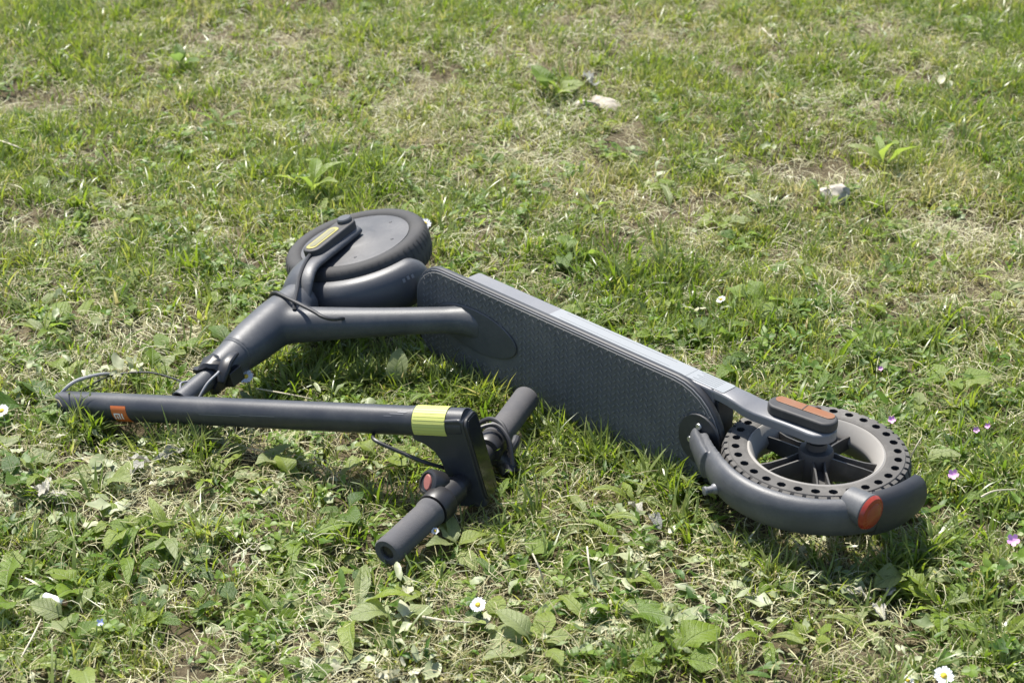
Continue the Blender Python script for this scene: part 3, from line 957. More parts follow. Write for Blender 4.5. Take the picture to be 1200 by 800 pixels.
# head that folds down from the tube to the bar
prof = [(-0.062, -0.004), (-0.03, -0.0102), (0.003, -0.0130), (0.0075, -0.010), (0.0185, 0.098), (0.0165, 0.104), (-0.020, 0.106), (-0.026, 0.100), (-0.0285, 0.060), (-0.031, 0.044), (-0.037, 0.032), (-0.048, 0.0225), (-0.062, 0.0165)]
mb = MB(); mb.prism(B0, s_, d_, H, prof, -0.0168, 0.0168)
head = mb.build("stem_head", M_STEM, stem, bevel=0.006, segs=4)
# display on the end face
e0 = T(0.0085, 0, -0.010); e1 = T(0.0182, 0, 0.096)
dn = (e1 - e0).normalized(); nrm = H.cross(dn).normalized()
if nrm.dot(s_) < 0: nrm = -nrm
mid = (e0 + e1) / 2
hl = (e1 - e0).length
mb = MB(); mb.prism(mid, dn, H, nrm, rrect(hl + 0.002, 0.0335, 0.010, 6), -0.001, 0.0028)
disp = mb.build("display_bezel", M_BLACK, head, bevel=0.001)
mb = MB(); mb.prism(mid, dn, H, nrm, rrect(hl - 0.004, 0.0285, 0.008, 6), 0.0029, 0.0036)
mb.build("display_glass", M_GLASS, head, bevel=0.0003)


def band(name, mats, s0, s1, t0, t1, r, seg=16, par=None, slant=0.0):
    mb = MB()
    rows = []
    for i in range(seg + 1):
        t = R_(t0 + (t1 - t0) * i / seg)
        sl = slant * i / seg
        rows.append([T(s + sl, r * math.sin(t), -r * math.cos(t)) for s in (s0, s1)])
    rows2 = [[p + (p - (T(0, 0, 0) + s_ * (p - T(0, 0, 0)).dot(s_))).normalized() * -0.0006 for p in r_] for r_ in rows]
    mb.loft([[*r_, *reversed(r2)] for r_, r2 in zip(rows, rows2)])
    return mb.build(name, mats, par, sharp=50)


# angles: 0 = top of the tube, -90 = towards the viewer
s_or = (spot(137, 485, 0.04) - B0).dot(s_)
osk = band("orange_sticker", M_ORANGE, s_or - 0.013, s_or + 0.010, -56, -140, SR + 0.0005, par=stem, slant=0.004)
mb = MB()


def mark(s0, s1, t0, t1):
    rows = []
    for i in range(5):
        t = R_(t0 + (t1 - t0) * i / 4)
        rows.append([T(s, (SR + 0.0008) * math.sin(t), -(SR + 0.0008) * math.cos(t)) for s in (s0, s1)])
    mb.loft(rows, closed=False)


for s0, s1, t0, t1 in ((-0.0085, -0.0065, -86, -114), (-0.0085, 0.0002, -86, -92), (-0.0045, -0.0025, -97, -114), (-0.0008, 0.0012, -86, -114), (0.0032, 0.0052, -86, -114)):
    mark(s_or + s0, s_or + s1, t0, t1)
mb.build("sticker_mark", M_WHITE, osk)
sl0 = (spot(482, 490, 0.12) - B0).dot(s_); sl1 = (spot(527, 492, 0.12) - B0).dot(s_)
lsk = band("lime_tape", M_LIME, sl0, sl1, 30, -118, SR + 0.0012, 20, par=stem)
mb = MB()
for k in range(11):
    t = R_(18 - 12.5 * k)
    rr = SR + 0.00105
    mb.tube([T(s, rr * math.sin(t), -rr * math.cos(t)) for s in (sl0 + 0.001, sl1 - 0.001)], 0.00045, 6)
o_ = mb.build("tape_rib", M_LIME2, lsk); o_["kind"] = "stuff"
band("tube_collar", M_STEM, sl0 - 0.0045, sl0 - 0.001, 180, -180, SR + 0.0006, 32, par=stem)
# scuffs on the tube before the tape
mb = MB()
for (ds, t0, w, ln) in ((-0.032, -38, 3, 0.018), (-0.022, -30, 4, 0.012), (-0.040, -47, 2, 0.010), (-0.30, -75, 2.0, 0.06), (-0.24, -70, 1.6, 0.05)):
    rows = []
    for i in range(4):
        t = R_(t0 + w * (i / 3))
        e0_ = 0.003 * random.random()
        rows.append([T(sl0 + ds + q * ln + e0_, (SR + 0.0003) * math.sin(t), -(SR + 0.0003) * math.cos(t)) for q in (0, 1)])
    mb.loft(rows, closed=False)
mb.build("paint_scuff", M_SILVER, tube_o)["kind"] = "stuff"

# bar and grips: the bar is slightly swept on both sides
HC = spot(545, 562, 0.046)
H = (HC - HN).normalized(); H2 = (HF - HC).normalized()
hN = -(HC - HN).length; hF = (HF - HC).length


def hb(h, s=0.0, d=0.0):
    return HC + (H2 if h > 0.02 else H) * h + s_ * s + d_ * d


mb = MB()
mb.tube(cat_rom([hb(hN + 0.004), hb(-0.03), HC + (H - H2) * -0.006, hb(0.03), hb(hF - 0.004)], 6), 0.0125, 20)
mb.build("handlebar", M_BLACK, stem)
for h0, h1 in ((hN, hN + 0.092), (hF, hF - 0.118)):
    mb = MB(); sg = 1 if h1 > h0 else -1
    Zg = H if sg > 0 else -H2
    X_ = (s_ - Zg * Zg.dot(s_)).normalized(); Y_ = Zg.cross(X_)
    ln = abs(h1 - h0)
    pr = [(0.0, 0.014), (0.0085, 0.012), (0.0085, 0.001), (0.0095, 0.0), (0.0158, 0.0), (0.0172, 0.002), (0.0172, 0.006)]
    pr += [(0.0170, 0.012), (0.0168, ln - 0.014), (0.0170, ln - 0.010), (0.0182, ln - 0.008), (0.0182, ln - 0.002), (0.0165, ln), (0.0125, ln)]
    mb.lathe(hb(h0), X_, Y_, Zg, pr, 30)
    mb.build("grip", M_GRIP, stem, sharp=40)
# near side: throttle
mb = MB()
X_ = (s_ - H * H.dot(s_)).normalized(); Y_ = H.cross(X_)
hh = hN + 0.093
mb.lathe(hb(hh), X_, Y_, H, [(0.0126, 0.0), (0.0195, 0.0), (0.0205, 0.003), (0.0205, 0.020), (0.019, 0.023), (0.0165, 0.024), (0.0165, 0.048), (0.0126, 0.050)], 28)
clp = mb.build("throttle_clamp", M_BLACK, stem, sharp=40)
mb = MB()
tc_ = hb(hh + 0.026, -0.016, -0.020)
pa = (s_ * -0.25 + d_ * -0.62 - H * 0.74).normalized()
Xp = pa.cross(H).normalized(); Yp = pa.cross(Xp)
mb.lathe(tc_, Xp, Yp, pa, [(0.0, -0.022), (0.0135, -0.021), (0.0165, -0.016), (0.0165, 0.000), (0.0150, 0.0035), (0.0118, 0.0045), (0.0115, 0.003), (0.0, 0.003)], 26)
thr = mb.build("throttle_body", M_BLACK, stem, sharp=40)
mb = MB(); mb.lathe(tc_, Xp * 0.62, Yp, pa, [(0.0, 0.0052), (0.0085, 0.0050), (0.0100, 0.0036), (0.0100, 0.0028)], 22)
mb.build("throttle_pad", M_SALMON, thr)
# far side: brake lever
hh = hF - 0.119
X_ = (s_ - H2 * H2.dot(s_)).normalized(); Y_ = H2.cross(X_)
mb = MB(); mb.lathe(hb(hh), X_, -Y_, -H2, [(0.0126, 0.0), (0.0185, 0.0), (0.0195, 0.003), (0.0195, 0.022), (0.018, 0.025), (0.0126, 0.026)], 28)
bc = mb.build("brake_clamp", M_BLACK, stem, sharp=40)
mb = MB()
mb.tube(cat_rom([hb(hh - 0.012, 0.006, 0.010), hb(hh - 0.010, 0.016, 0.020), hb(hh - 0.014, 0.022, 0.028), hb(hh - 0.020, 0.026, 0.034)], 5), [(0.012, 0.013)] * 12 + [(0.012, 0.012)] * 4, 14)
mb.build("lever_housing", M_BLACK, bc)
mb = MB()
mb.tube(cat_rom([hb(hh - 0.010, 0.030, 0.012), hb(hh + 0.010, 0.038, 0.012), hb(hh + 0.035, 0.036, 0.012), hb(hh + 0.06, 0.032, 0.014), hb(hh + 0.085, 0.036, 0.016)], 5), (0.0032, 0.0075), 12) if False else None
mb.tube(cat_rom([hb(hh - 0.012, 0.026, 0.004), hb(hh - 0.004, 0.031, -0.002), hb(hh + 0.006, 0.030, -0.004)], 4), 0.0055, 10)
mb.tube(cat_rom([hb(hh - 0.010, -0.020, -0.004), hb(hh + 0.006, -0.024, -0.016), hb(hh + 0.012, -0.006, -0.026), hb(hh + 0.004, 0.014, -0.024), hb(hh - 0.010, 0.026, -0.010), hb(hh - 0.020, 0.030, 0.008)], 6), 0.0030, 8)
mb.tube(cat_rom([hb(hh - 0.022, -0.020, 0.0), hb(hh - 0.016, -0.012, -0.024), hb(hh - 0.004, 0.010, -0.027), hb(hh - 0.016, 0.030, -0.014), hb(hh - 0.030, 0.036, 0.012)], 6), 0.0026, 8)
mb.build("brake_cable", M_CABLE, bc)
mb = MB(); mb.lathe(hb(hh - 0.014, -0.014, -0.012), s_, H, (d_ * -0.8 - s_ * 0.6).normalized(), [(0.0, 0.012), (0.006, 0.0118), (0.0075, 0.010), (0.008, 0.0)], 14)
mb.build("clamp_bolt", M_SILVER, bc)
# cable that leaves the tube under the tape and enters the head
mb = MB()
mb.tube(cat_rom([T((spot(425, 506, 0.10) - B0).dot(s_), -0.010, 0.0150), spot(440, 516, 0.088), spot(475, 532, 0.076), spot(500, 542, 0.068), T(-0.026, -0.004, 0.062)], 6), 0.0024, 8)
mb.build("control_cable", M_CABLE, stem)
# cables spilling out of the torn end
mb = MB()
e_ = T(-SL + 0.02, 0, 0)
mb.tube(cat_rom([e_, T(-SL - 0.012, 0.004, -0.006), spot(76, 456, 0.040), spot(92, 445, 0.046), spot(122, 438, 0.036), spot(138, 441, 0.016)], 6), 0.0023, 8)
mb.build("torn_cable", M_WIRE, stem)
mb = MB()
mb.tube(cat_rom([T(-SL + 0.02, 0.006, 0.0), T(-SL + 0.004, 0.018, -0.008), spot(100, 455, 0.030), spot(130, 440, 0.028), spot(172, 436, 0.032), spot(205, 444, 0.036), spot(222, 452, 0.046)], 6), 0.0013, 8)
mb.build("thin_cable", M_CABLE, stem)

# ------------------------------------------------------------------ lawn: ground cover instanced on points (uncountable)
SRC = bpy.data.collections.new("sources")


def ribbon(vs, fs, bl, base, az, h, lean, w, segs=4, bval=0.0, droop=0.0, twist=0.0):
    """one curved blade; lean = how far the tip goes out"""
    d = np.array([math.cos(az), math.sin(az), 0]); sd = np.array([-math.sin(az + twist), math.cos(az + twist), 0])
    b0 = len(vs)
    for i in range(segs + 1):
        t = i / segs
        c = np.array(base) + d * (lean * t ** 1.7) + np.array([0, 0, h * (t - droop * t ** 3)])
        ww = w * (1 - t ** 2.2) * (0.75 + 0.5 * min(1, t * 3)) * 0.5
        if i == segs:
            vs.append(tuple(c)); bl.append(bval)
        else:
            vs.append(tuple(c - sd * ww)); vs.append(tuple(c + sd * ww + np.array([0, 0, 0.15 * ww]))); bl.extend([bval, bval])
    for i in range(segs - 1):
        a = b0 + 2 * i
        fs.append((a, a + 1, a + 3, a + 2))
    a = b0 + 2 * (segs - 1)
    fs.append((a, a + 1, a + 2))


def src_obj(name, vs, fs, bl, mat, coll):
    me = bpy.data.meshes.new(name)
    me.from_pydata(vs, [], fs)
    at = me.attributes.new("bl", 'FLOAT', 'POINT')
    at.data.foreach_set("value", bl)
    me.materials.append(mat)
    me.polygons.foreach_set("use_smooth", [True] * len(me.polygons))
    o = bpy.data.objects.new(name, me)
    coll.objects.link(o)
    return o


def tuft(n, h0, h1, spread, w0, w1, lean0, lean1, dry=0.12):
    vs, fs, bl = [], [], []
    for _ in range(n):
        az = random.uniform(0, 2 * math.pi); r = spread * math.sqrt(random.random())
        h = random.uniform(h0, h1)
        base = (r * math.cos(az), r * math.sin(az), -0.004)
        a2 = az + random.gauss(0, 0.9)
        v = random.gauss(0, 0.10)
        if random.random() < dry: v += random.uniform(0.35, 0.7)
        ribbon(vs, fs, bl, base, a2, h, random.uniform(lean0, lean1) * h, random.uniform(w0, w1), 4, v, random.uniform(0, 0.45), random.uniform(-0.8, 0.8))
    return vs, fs, bl


def litter(n, l0, l1, spread, w0, w1):
    """dry strands lying about"""
    vs, fs, bl = [], [], []
    for _ in range(n):
        az = random.uniform(0, 2 * math.pi); ln = random.uniform(l0, l1)
        x, y = random.gauss(0, spread), random.gauss(0, spread)
        z = abs(random.gauss(0.006, 0.006)); up = random.gauss(0, 0.25)
        ba = random.gauss(0, 0.45)
        w = random.uniform(w0, w1); b0 = len(vs); v = random.gauss(0, 0.18)
        for i in range(4):
            t = i / 3
            a = az + ba * (t - 0.5)
            px = x + math.cos(a) * ln * (t - 0.5); py = y + math.sin(a) * ln * (t - 0.5); pz = max(-0.002, z + up * ln * (t - 0.5) * 0.5 + 0.004 * math.sin(t * 3.1))
            ww = w * 0.5 * (1 - 0.5 * abs(2 * t - 1))
            vs.append((px - math.sin(a) * ww, py + math.cos(a) * ww, pz)); vs.append((px + math.sin(a) * ww, py - math.cos(a) * ww, pz + ww * 0.6)); bl.extend([v, v])
        for i in range(3):
            a = b0 + 2 * i
            fs.append((a, a + 1, a + 3, a + 2))
    return vs, fs, bl


def leaf_grid(ln, wd, nseg, lobes=0.0, nl=3, arch=0.3, fold=0.25, tip=1.0, stalk=0.25, wav=0.1, seed=0):
    """leaf along +X from the origin: rows of 3 verts; returns verts, faces"""
    r = random.Random(seed)
    vs, fs = [], []
    ph = r.uniform(0, 6)
    for i in range(nseg + 1):
        t = i / nseg
        if t < stalk:
            w = 0.045 + 0.03 * t / max(stalk, 1e-3)
        else:
            q = (t - stalk) / (1 - stalk)
            w = (math.sin(math.pi * min(1, q ** (0.75 * tip)) * 0.985) ** 0.65) * 0.5
            w = max(w, 0.03)
            if lobes and 0.02 < q < 0.9:
                w *= 1 - lobes * (0.5 + 0.5 * math.cos(q * nl * 2 * math.pi))
        w *= wd
        x = ln * t * (1 - 0.10 * arch * t)
        z = ln * (arch * (t - t * t * 1.25))
        wob = wav * wd * math.sin(ph + t * 9)
        l_ = w * (1 + 0.15 * r.uniform(-1, 1)); rr = w * (1 + 0.15 * r.uniform(-1, 1))
        vs += [(x, -l_, z + fold * l_ + wob * (l_ / max(wd, 1e-6))), (x, 0, z), (x, rr, z + fold * rr - wob * 0.7 * (rr / max(wd, 1e-6)))]
    for i in range(nseg):
        a = 3 * i
        fs += [(a, a + 3, a + 4, a + 1), (a + 1, a + 4, a + 5, a + 2)]
    return vs, fs


def leaf5(ln, wd, nseg, lobes=0.0, nl=3, arch=0.3, fold=0.25, tip=1.0, stalk=0.25, wav=0.1, seed=0):
    """finer leaf: rows of five points with a grooved midrib and drooping edges"""
    r = random.Random(seed)
    vs, fs = [], []
    ph = r.uniform(0, 6); bend = r.uniform(-0.12, 0.12)
    for i in range(nseg + 1):
        t = i / nseg
        if t < stalk:
            w = 0.05 + 0.03 * t / max(stalk, 1e-3)
        else:
            q = (t - stalk) / (1 - stalk)
            w = max(0.03, (math.sin(math.pi * min(1, q ** (0.75 * tip)) * 0.985) ** 0.65) * 0.5)
            if lobes and 0.02 < q < 0.9:
                w *= 1 - lobes * (0.5 + 0.5 * math.cos(q * nl * 2 * math.pi))
        w *= wd
        x = ln * t * (1 - 0.12 * arch * t); y0 = bend * t * t
        z = ln * (arch * (t - t * t * 1.3))
        wl = w * (1 + 0.15 * r.uniform(-1, 1)); wr_ = w * (1 + 0.15 * r.uniform(-1, 1))
        e1 = wav * wl * math.sin(ph + t * 13); e2 = wav * wr_ * math.sin(ph * 1.7 + t * 12)
        vs += [(x, y0 - wl, z + fold * wl * 0.75 + e1), (x, y0 - wl * 0.5, z + fold * wl * 0.62 + e1 * 0.3), (x, y0, z),
               (x, y0 + wr_ * 0.5, z + fold * wr_ * 0.62 + e2 * 0.3), (x, y0 + wr_, z + fold * wr_ * 0.75 + e2)]
    for i in range(nseg):
        a = 5 * i
        for j in range(4):
            fs.append((a + j, a + 5 + j, a + 6 + j, a + 1 + j))
    return vs, fs


def xf(vs, az, pitch, org, sc=1.0):
    m = Matrix.Translation(V(org)) @ Euler((0, -pitch, az), 'XYZ').to_matrix().to_4x4() @ Matrix.Scale(sc, 4)
    return [tuple(m @ V(p)) for p in vs]


def cover(n, size, spread, hgt, kind):
    """cluster of small leaves on short stalks (clover, chickweed, young weeds)"""
    vs, fs, bl = [], [], []
    for i in range(n):
        x, y = random.gauss(0, spread), random.gauss(0, spread)
        z = random.uniform(0.2, 1.0) * hgt
        v = random.gauss(0, 0.15)
        sz = size * random.uniform(0.6, 1.25)
        if kind == 'clover':
            a0 = random.uniform(0, 6.28)
            for k in range(3):
                lv, lf = leaf_grid(sz, sz * 0.8, 3, stalk=0.0, arch=0.1, fold=0.25, seed=random.randrange(9999))
                b0 = len(vs); vs += xf(lv, a0 + k * 2.09, random.uniform(-0.2, 0.5), (x, y, z)); fs += [tuple(b0 + q for q in f) for f in lf]; bl += [v] * len(lv)
        else:
            lv, lf = leaf_grid(sz * 1.5, sz * (0.55 if kind == 'oval' else 0.3), 4, stalk=0.1, arch=random.uniform(0.1, 0.5), fold=0.3, wav=0.2, seed=random.randrange(9999))
            b0 = len(vs); vs += xf(lv, random.uniform(0, 6.28), random.uniform(-0.1, 0.9), (x, y, z * 0.6)); fs += [tuple(b0 + q for q in f) for f in lf]; bl += [v] * len(lv)
    return vs, fs, bl


def flakes(n, size, spread):
    vs, fs, bl = [], [], []
    for i in range(n):
        x, y = random.gauss(0, spread), random.gauss(0, spread)
        sz = size * random.uniform(0.5, 1.4); v = random.gauss(0, 0.2)
        lv, lf = leaf_grid(sz, sz * random.uniform(0.3, 0.65), 5, lobes=random.uniform(0, 0.5), nl=random.randint(1, 3), stalk=0.05, arch=random.uniform(-0.3, 0.5), fold=random.uniform(-0.4, 0.6), wav=0.5, seed=random.randrange(9999))
        b0 = len(vs)
        m = Matrix.Translation((x, y, random.uniform(0.002, 0.016))) @ Euler((random.gauss(0, 0.4), random.gauss(0, 0.3), random.uniform(0, 6.28))).to_matrix().to_4x4()
        vs += [tuple(m @ V(p)) for p in lv]; fs += [tuple(b0 + q for q in f) for f in lf]; bl += [v] * len(lv)
    return vs, fs, bl


def sources(name, makers, mat):
    c = bpy.data.collections.new(name)
    for i, mk in enumerate(makers):
        src_obj("%s_%02d" % (name, i), *mk, mat, c)
    return c


C_SHORT = sources("grass_short", [tuft(17, 0.016, 0.046, 0.014, 0.0012, 0.0027, 0.1, 0.85) for _ in range(9)], M_GRASS)
C_LONG = sources("grass_long", [tuft(12, 0.035, 0.078, 0.012, 0.0022, 0.0042, 0.2, 0.9, 0.06) for _ in range(6)], M_GRASS)
C_STRAW = sources("straw", [litter(11, 0.012, 0.050, 0.017, 0.0005, 0.0014) for _ in range(7)], M_STRAW)
C_CLIP = sources("withered", [flakes(5, 0.0175, 0.016) for _ in range(7)], M_CLIP)
C_COVER = sources("cover", [cover(7, 0.009, 0.012, 0.020, 'clover') for _ in range(3)] + [cover(10, 0.0125, 0.014, 0.018, 'oval') for _ in range(3)] + [cover(9, 0.016, 0.012, 0.014, 'narrow') for _ in range(2)], M_COVER)

# --- what keeps the blades down: (p, q, radius, highest z allowed)
CAPS = []


def cap(p, q, r, z):
    CAPS.append((np.array(p[:2]), np.array(q[:2]), r, z))


cap(S(0.12, 0.030, 0), S(0.60, 0.030, 0), 0.026, 0.010)
cap(RW, RW, 0.113, 0.045)
cap(S(0.06, 0.10, 0), S(0.10, 0.07, 0), 0.03, 0.03)
for t in range(30, 190, 14):
    pf = RW + (F * math.cos(R_(t)) + Nn * math.sin(R_(t))) * 0.118
    cap(pf, pf, 0.020, 0.050)
cap(S(0, 0, 0), S(0.09, 0.02, 0), 0.03, 0.018)
cap(FW, FW, 0.107, 0.050)
for t in range(-90, 40, 14):
    pf = FW + (a_ * math.cos(R_(t)) + b_ * math.sin(R_(t))) * 0.12
    cap(pf, pf, 0.022, 0.045)
cap(G(0.0, 0, 0), G(0.13, 0, 0), 0.03, 0.03)
cap(G(0.13, 0, 0), G(0.29, 0, 0), 0.030, 0.045)
cap(G(0.29, 0, 0), G(0.37, 0, 0), 0.024, 0.028)
cap(S(0.52, 0.06, 0), J, 0.022, 0.05)
cap(A0, A0.lerp(B0, 0.30), 0.018, 0.006)
cap(A0.lerp(B0, 0.30), A0.lerp(B0, 0.6), 0.019, 0.034)
cap(A0.lerp(B0, 0.6), B0, 0.02, 0.055)
cap(T(-0.045, 0, 0.03), T(0.02, 0, 0.10), 0.024, 0.010)
cap(HN, HC, 0.018, 0.010)
cap(HC, HF, 0.019, 0.018)


def zcap(x, y):
    c = np.full(x.shape, 9.0)
    for p, q, r, z in CAPS:
        d = q - p; l2 = float(d @ d)
        t = np.clip(((x - p[0]) * d[0] + (y - p[1]) * d[1]) / l2, 0, 1) if l2 > 1e-9 else np.zeros_like(x)
        dist = np.hypot(x - p[0] - t * d[0], y - p[1] - t * d[1])
        c = np.where(dist < r, np.minimum(c, z), c)
    return c


def scatter(n_m2, seed):
    """random points over the lawn, thinner away from the view"""
    g = np.random.default_rng(seed)
    x0, x1, y0, y1 = -2.0, 2.0, -1.15, 2.9
    n = int((x1 - x0) * (y1 - y0) * n_m2)
    x = g.uniform(x0, x1, n); y = g.uniform(y0, y1, n)
    half = 0.60 + (y + 0.95) * 0.27 + 0.12
    inside = (np.abs(x) < half) & (y < 2.05)
    keep = inside | (g.random(n) < 0.35)
    far = np.clip((y + 0.2) / 2.2, 0, 1)
    keep &= g.random(n) < (1 - 0.12 * far)
    return x[keep], y[keep], g


def lay(name, coll, x, y, scl, tint, label, cat, tilt, g, zoff=0.0):
    n = len(x)
    me = bpy.data.meshes.new(name)
    co = np.stack([x, y, gh(x, y) + zoff], 1)
    me.vertices.add(n)
    me.vertices.foreach_set("co", co.ravel().astype(np.float32))
    rot = np.stack([g.normal(0, tilt, n), g.normal(0, tilt, n), g.uniform(0, 2 * math.pi, n)], 1)
    for nm, ty, arr in (("rot", 'FLOAT_VECTOR', rot), ("scl", 'FLOAT_VECTOR', scl)):
        a = me.attributes.new(nm, ty, 'POINT'); a.data.foreach_set("vector", arr.ravel().astype(np.float32))
    a = me.attributes.new("tint", 'FLOAT', 'POINT'); a.data.foreach_set("value", tint.astype(np.float32))
    a = me.attributes.new("pick", 'INT', 'POINT'); a.data.foreach_set("value", g.integers(0, len(coll.objects), n).astype(np.int32))
    me.update()
    ob = bpy.data.objects.new(name, me)
    COL.objects.link(ob)
    ng = bpy.data.node_groups.new(name, 'GeometryNodeTree')
    ng.interface.new_socket("Geometry", in_out='INPUT', socket_type='NodeSocketGeometry')
    ng.interface.new_socket("Geometry", in_out='OUTPUT', socket_type='NodeSocketGeometry')
    Nn_, K_ = ng.nodes, ng.links
    gi = Nn_.new("NodeGroupInput"); go = Nn_.new("NodeGroupOutput")
    iop = Nn_.new("GeometryNodeInstanceOnPoints")
    ci = Nn_.new("GeometryNodeCollectionInfo")
    ci.inputs[0].default_value = coll; ci.inputs[1].default_value = True; ci.inputs[2].default_value = True

    def named(nm, ty):
        a = Nn_.new("GeometryNodeInputNamedAttribute"); a.data_type = ty; a.inputs[0].default_value = nm
        return [o for o in a.outputs if o.enabled][0]
    K_.new(gi.outputs[0], iop.inputs["Points"])
    K_.new(ci.outputs[0], iop.inputs["Instance"])
    iop.inputs["Pick Instance"].default_value = True
    K_.new(named("pick", 'INT'), iop.inputs["Instance Index"])
    e2r = Nn_.new("FunctionNodeEulerToRotation")
    K_.new(named("rot", 'FLOAT_VECTOR'), e2r.inputs[0]); K_.new(e2r.outputs[0], iop.inputs["Rotation"])
    K_.new(named("scl", 'FLOAT_VECTOR'), iop.inputs["Scale"])
    K_.new(iop.outputs[0], go.inputs[0])
    md = ob.modifiers.new("scatter", 'NODES'); md.node_group = ng
    tag(ob, label, cat, kind="stuff")
    return ob


def s3(xy, z):
    return np.stack([xy, xy, z], 1)


# short turf
x, y, g = scatter(4200, 11)
bare = field(x, y, ('bare',)); strw = field(x, y, ('straw',)); clip = field(x, y, ('clip',)); lush = field(x, y, ('lush',))
pn = fbm(x, y, 4.5, 3, 8); pf = fbm(x, y, 16, 2, 9)
dens = np.clip(0.36 + 0.12 * np.clip(y / 1.5, 0, 1) + 1.6 * (pn - 0.36) + 1.4 * (pf - 0.5), 0.10, 1) * (1 - 0.93 * bare) * (1 - 0.55 * strw) * (1 - 0.6 * clip)
hole = np.clip((fbm(x, y, 8, 3, 78) - 0.62) * 8, 0, 0.85)
dens = np.clip(dens + 0.5 * lush, 0, 1) * (1 - hole)
zc = zcap(x, y)
k = (g.random(len(x)) < dens) & (zc > 0.02)
x, y, zc, pn, lush, strw = x[k], y[k], zc[k], pn[k], lush[k], strw[k]
hz = g.uniform(0.55, 1.10, len(x)) * (0.50 + 0.85 * fbm(x, y, 7, 2, 4)) * (1 + 0.25 * lush) * (1 - 0.30 * strw) * (1 + 0.22 * np.clip((y + 0.3) / 1.5, 0, 1))
hz = np.minimum(hz, zc / 0.036)
sxy = g.uniform(0.75, 1.25, len(x))
tint = np.clip(0.40 + 0.65 * (fbm(x, y, 3.2, 3, 12) - 0.5) + 0.8 * (fbm(x, y, 22, 2, 13) - 0.5) + g.normal(0, 0.11, len(x)) - 0.12 * lush + 0.22 * strw + 0.6 * np.clip(fbm(x, y, 9, 3, 77) - 0.60, 0, 1), 0.02, 0.98)
lay("grass", C_SHORT, x, y, s3(sxy, hz), tint, "short patchy turf of yellow green grass covering the ground all round the scooter", "grass", 0.22, g)

# longer tufts
x, y, g = scatter(900, 12)
bare = field(x, y, ('bare', 'clip')); strw = field(x, y, ('straw',)); lush = field(x, y, ('lush',))
dens = np.clip(0.06 + 0.14 * np.clip(y / 1.4, 0, 1) + 2.2 * (fbm(x, y, 6, 3, 21) - 0.50), 0.05, 0.65) * (1 - 0.9 * bare) * (1 - 0.7 * strw)
dens = np.clip(dens + 0.75 * lush, 0, 1)
zc = zcap(x, y)
k = (g.random(len(x)) < dens) & (zc > 0.03)
x, y, zc, lush = x[k], y[k], zc[k], lush[k]
hz = np.minimum(g.uniform(0.45, 0.95, len(x)) * (1 + 0.25 * lush), zc / 0.075)
tint = np.clip(0.31 + 0.5 * (fbm(x, y, 4, 3, 22) - 0.5) + g.normal(0, 0.12, len(x)), 0.02, 0.8)
lay("long_grass", C_LONG, x, y, s3(g.uniform(0.8, 1.2, len(x)), hz), tint, "taller bright green grass tufts standing up out of the short turf", "grass", 0.2, g)

# blades that stand along the scooter's contact lines and lap over its lower edges
g = np.random.default_rng(77)
RUNS = [(S(0.10, 0.078, 0), S(0.60, 0.085, 0), 95), (S(0.45, 0.10, 0), S(0.60, 0.15, 0), 30), (A0 + V((0.0, -0.036, 0)), A0.lerp(B0, 0.42) + V((0, -0.040, 0)), 46), (A0 + V((-0.02, 0.03, 0)), A0 + V((0.03, 0.035, 0)), 8),
        (G(0.30, -0.045, 0), G(0.20, -0.050, 0), 16), (J + V((0.03, -0.05, 0)), S(0.60, 0.14, 0), 34), (HN + V((-0.01, -0.03, 0)), HN + V((0.04, 0.02, 0)), 10), (HC + V((0.03, -0.02, 0)), HF + V((0.035, -0.02, 0)), 20),
        (S(-0.13, 0.05, 0), S(-0.15, -0.05, 0), 20), (S(-0.02, -0.13, 0), S(0.10, -0.11, 0), 14)]
RUNS += [(RW + (F * math.cos(R_(t)) + Nn * math.sin(R_(t))) * 0.155, RW + (F * math.cos(R_(t + 14)) + Nn * math.sin(R_(t + 14))) * 0.155, 6 if t < 60 or t > 140 else 2) for t in range(36, 176, 14)]
ex, ey = [], []
for p_, q_, n0 in RUNS:
    t = g.random(n0)
    ex.append(p_.x + (q_.x - p_.x) * t + g.normal(0, 0.011, n0)); ey.append(p_.y + (q_.y - p_.y) * t + g.normal(0, 0.011, n0))
x = np.concatenate(ex); y = np.concatenate(ey)
zc = zcap(x, y); k = zc > 0.03
x, y, zc = x[k], y[k], zc[k]
hz = np.minimum(g.uniform(0.45, 0.95, len(x)), zc / 0.075)
lay("edge_grass", C_LONG, x, y, s3(g.uniform(0.8, 1.2, len(x)), hz), np.clip(g.normal(0.34, 0.14, len(x)), 0.02, 0.8), "longer grass blades standing against the scooter's deck, mudguard and stem", "grass", 0.25, g)

# dry straw
x, y, g = scatter(2700, 13)
dens = np.clip(0.54 + 0.9 * (fbm(x, y, 5, 3, 31) - 0.5) + 0.55 * field(x, y, ('straw',)) + 0.05 * field(x, y, ('bare',)) + 0.3 * field(x, y, ('clip',)) - 0.35 * field(x, y, ('lush',)), 0.05, 1)
zc = zcap(x, y)
k = (g.random(len(x)) < dens)
x, y, zc = x[k], y[k], zc[k]
hz = np.where(zc < 0.03, 0.3, g.uniform(0.5, 1.5, len(x)))
tint = np.clip(0.48 + 0.7 * (fbm(x, y, 6, 3, 32) - 0.5) + g.normal(0, 0.2, len(x)), 0.0, 0.95)
lay("dry_straw", C_STRAW, x, y, s3(g.uniform(0.6, 1.2, len(x)), hz), tint, "dry beige straw and mown grass strands lying matted between the green turf", "straw", 0.18, g, 0.003)

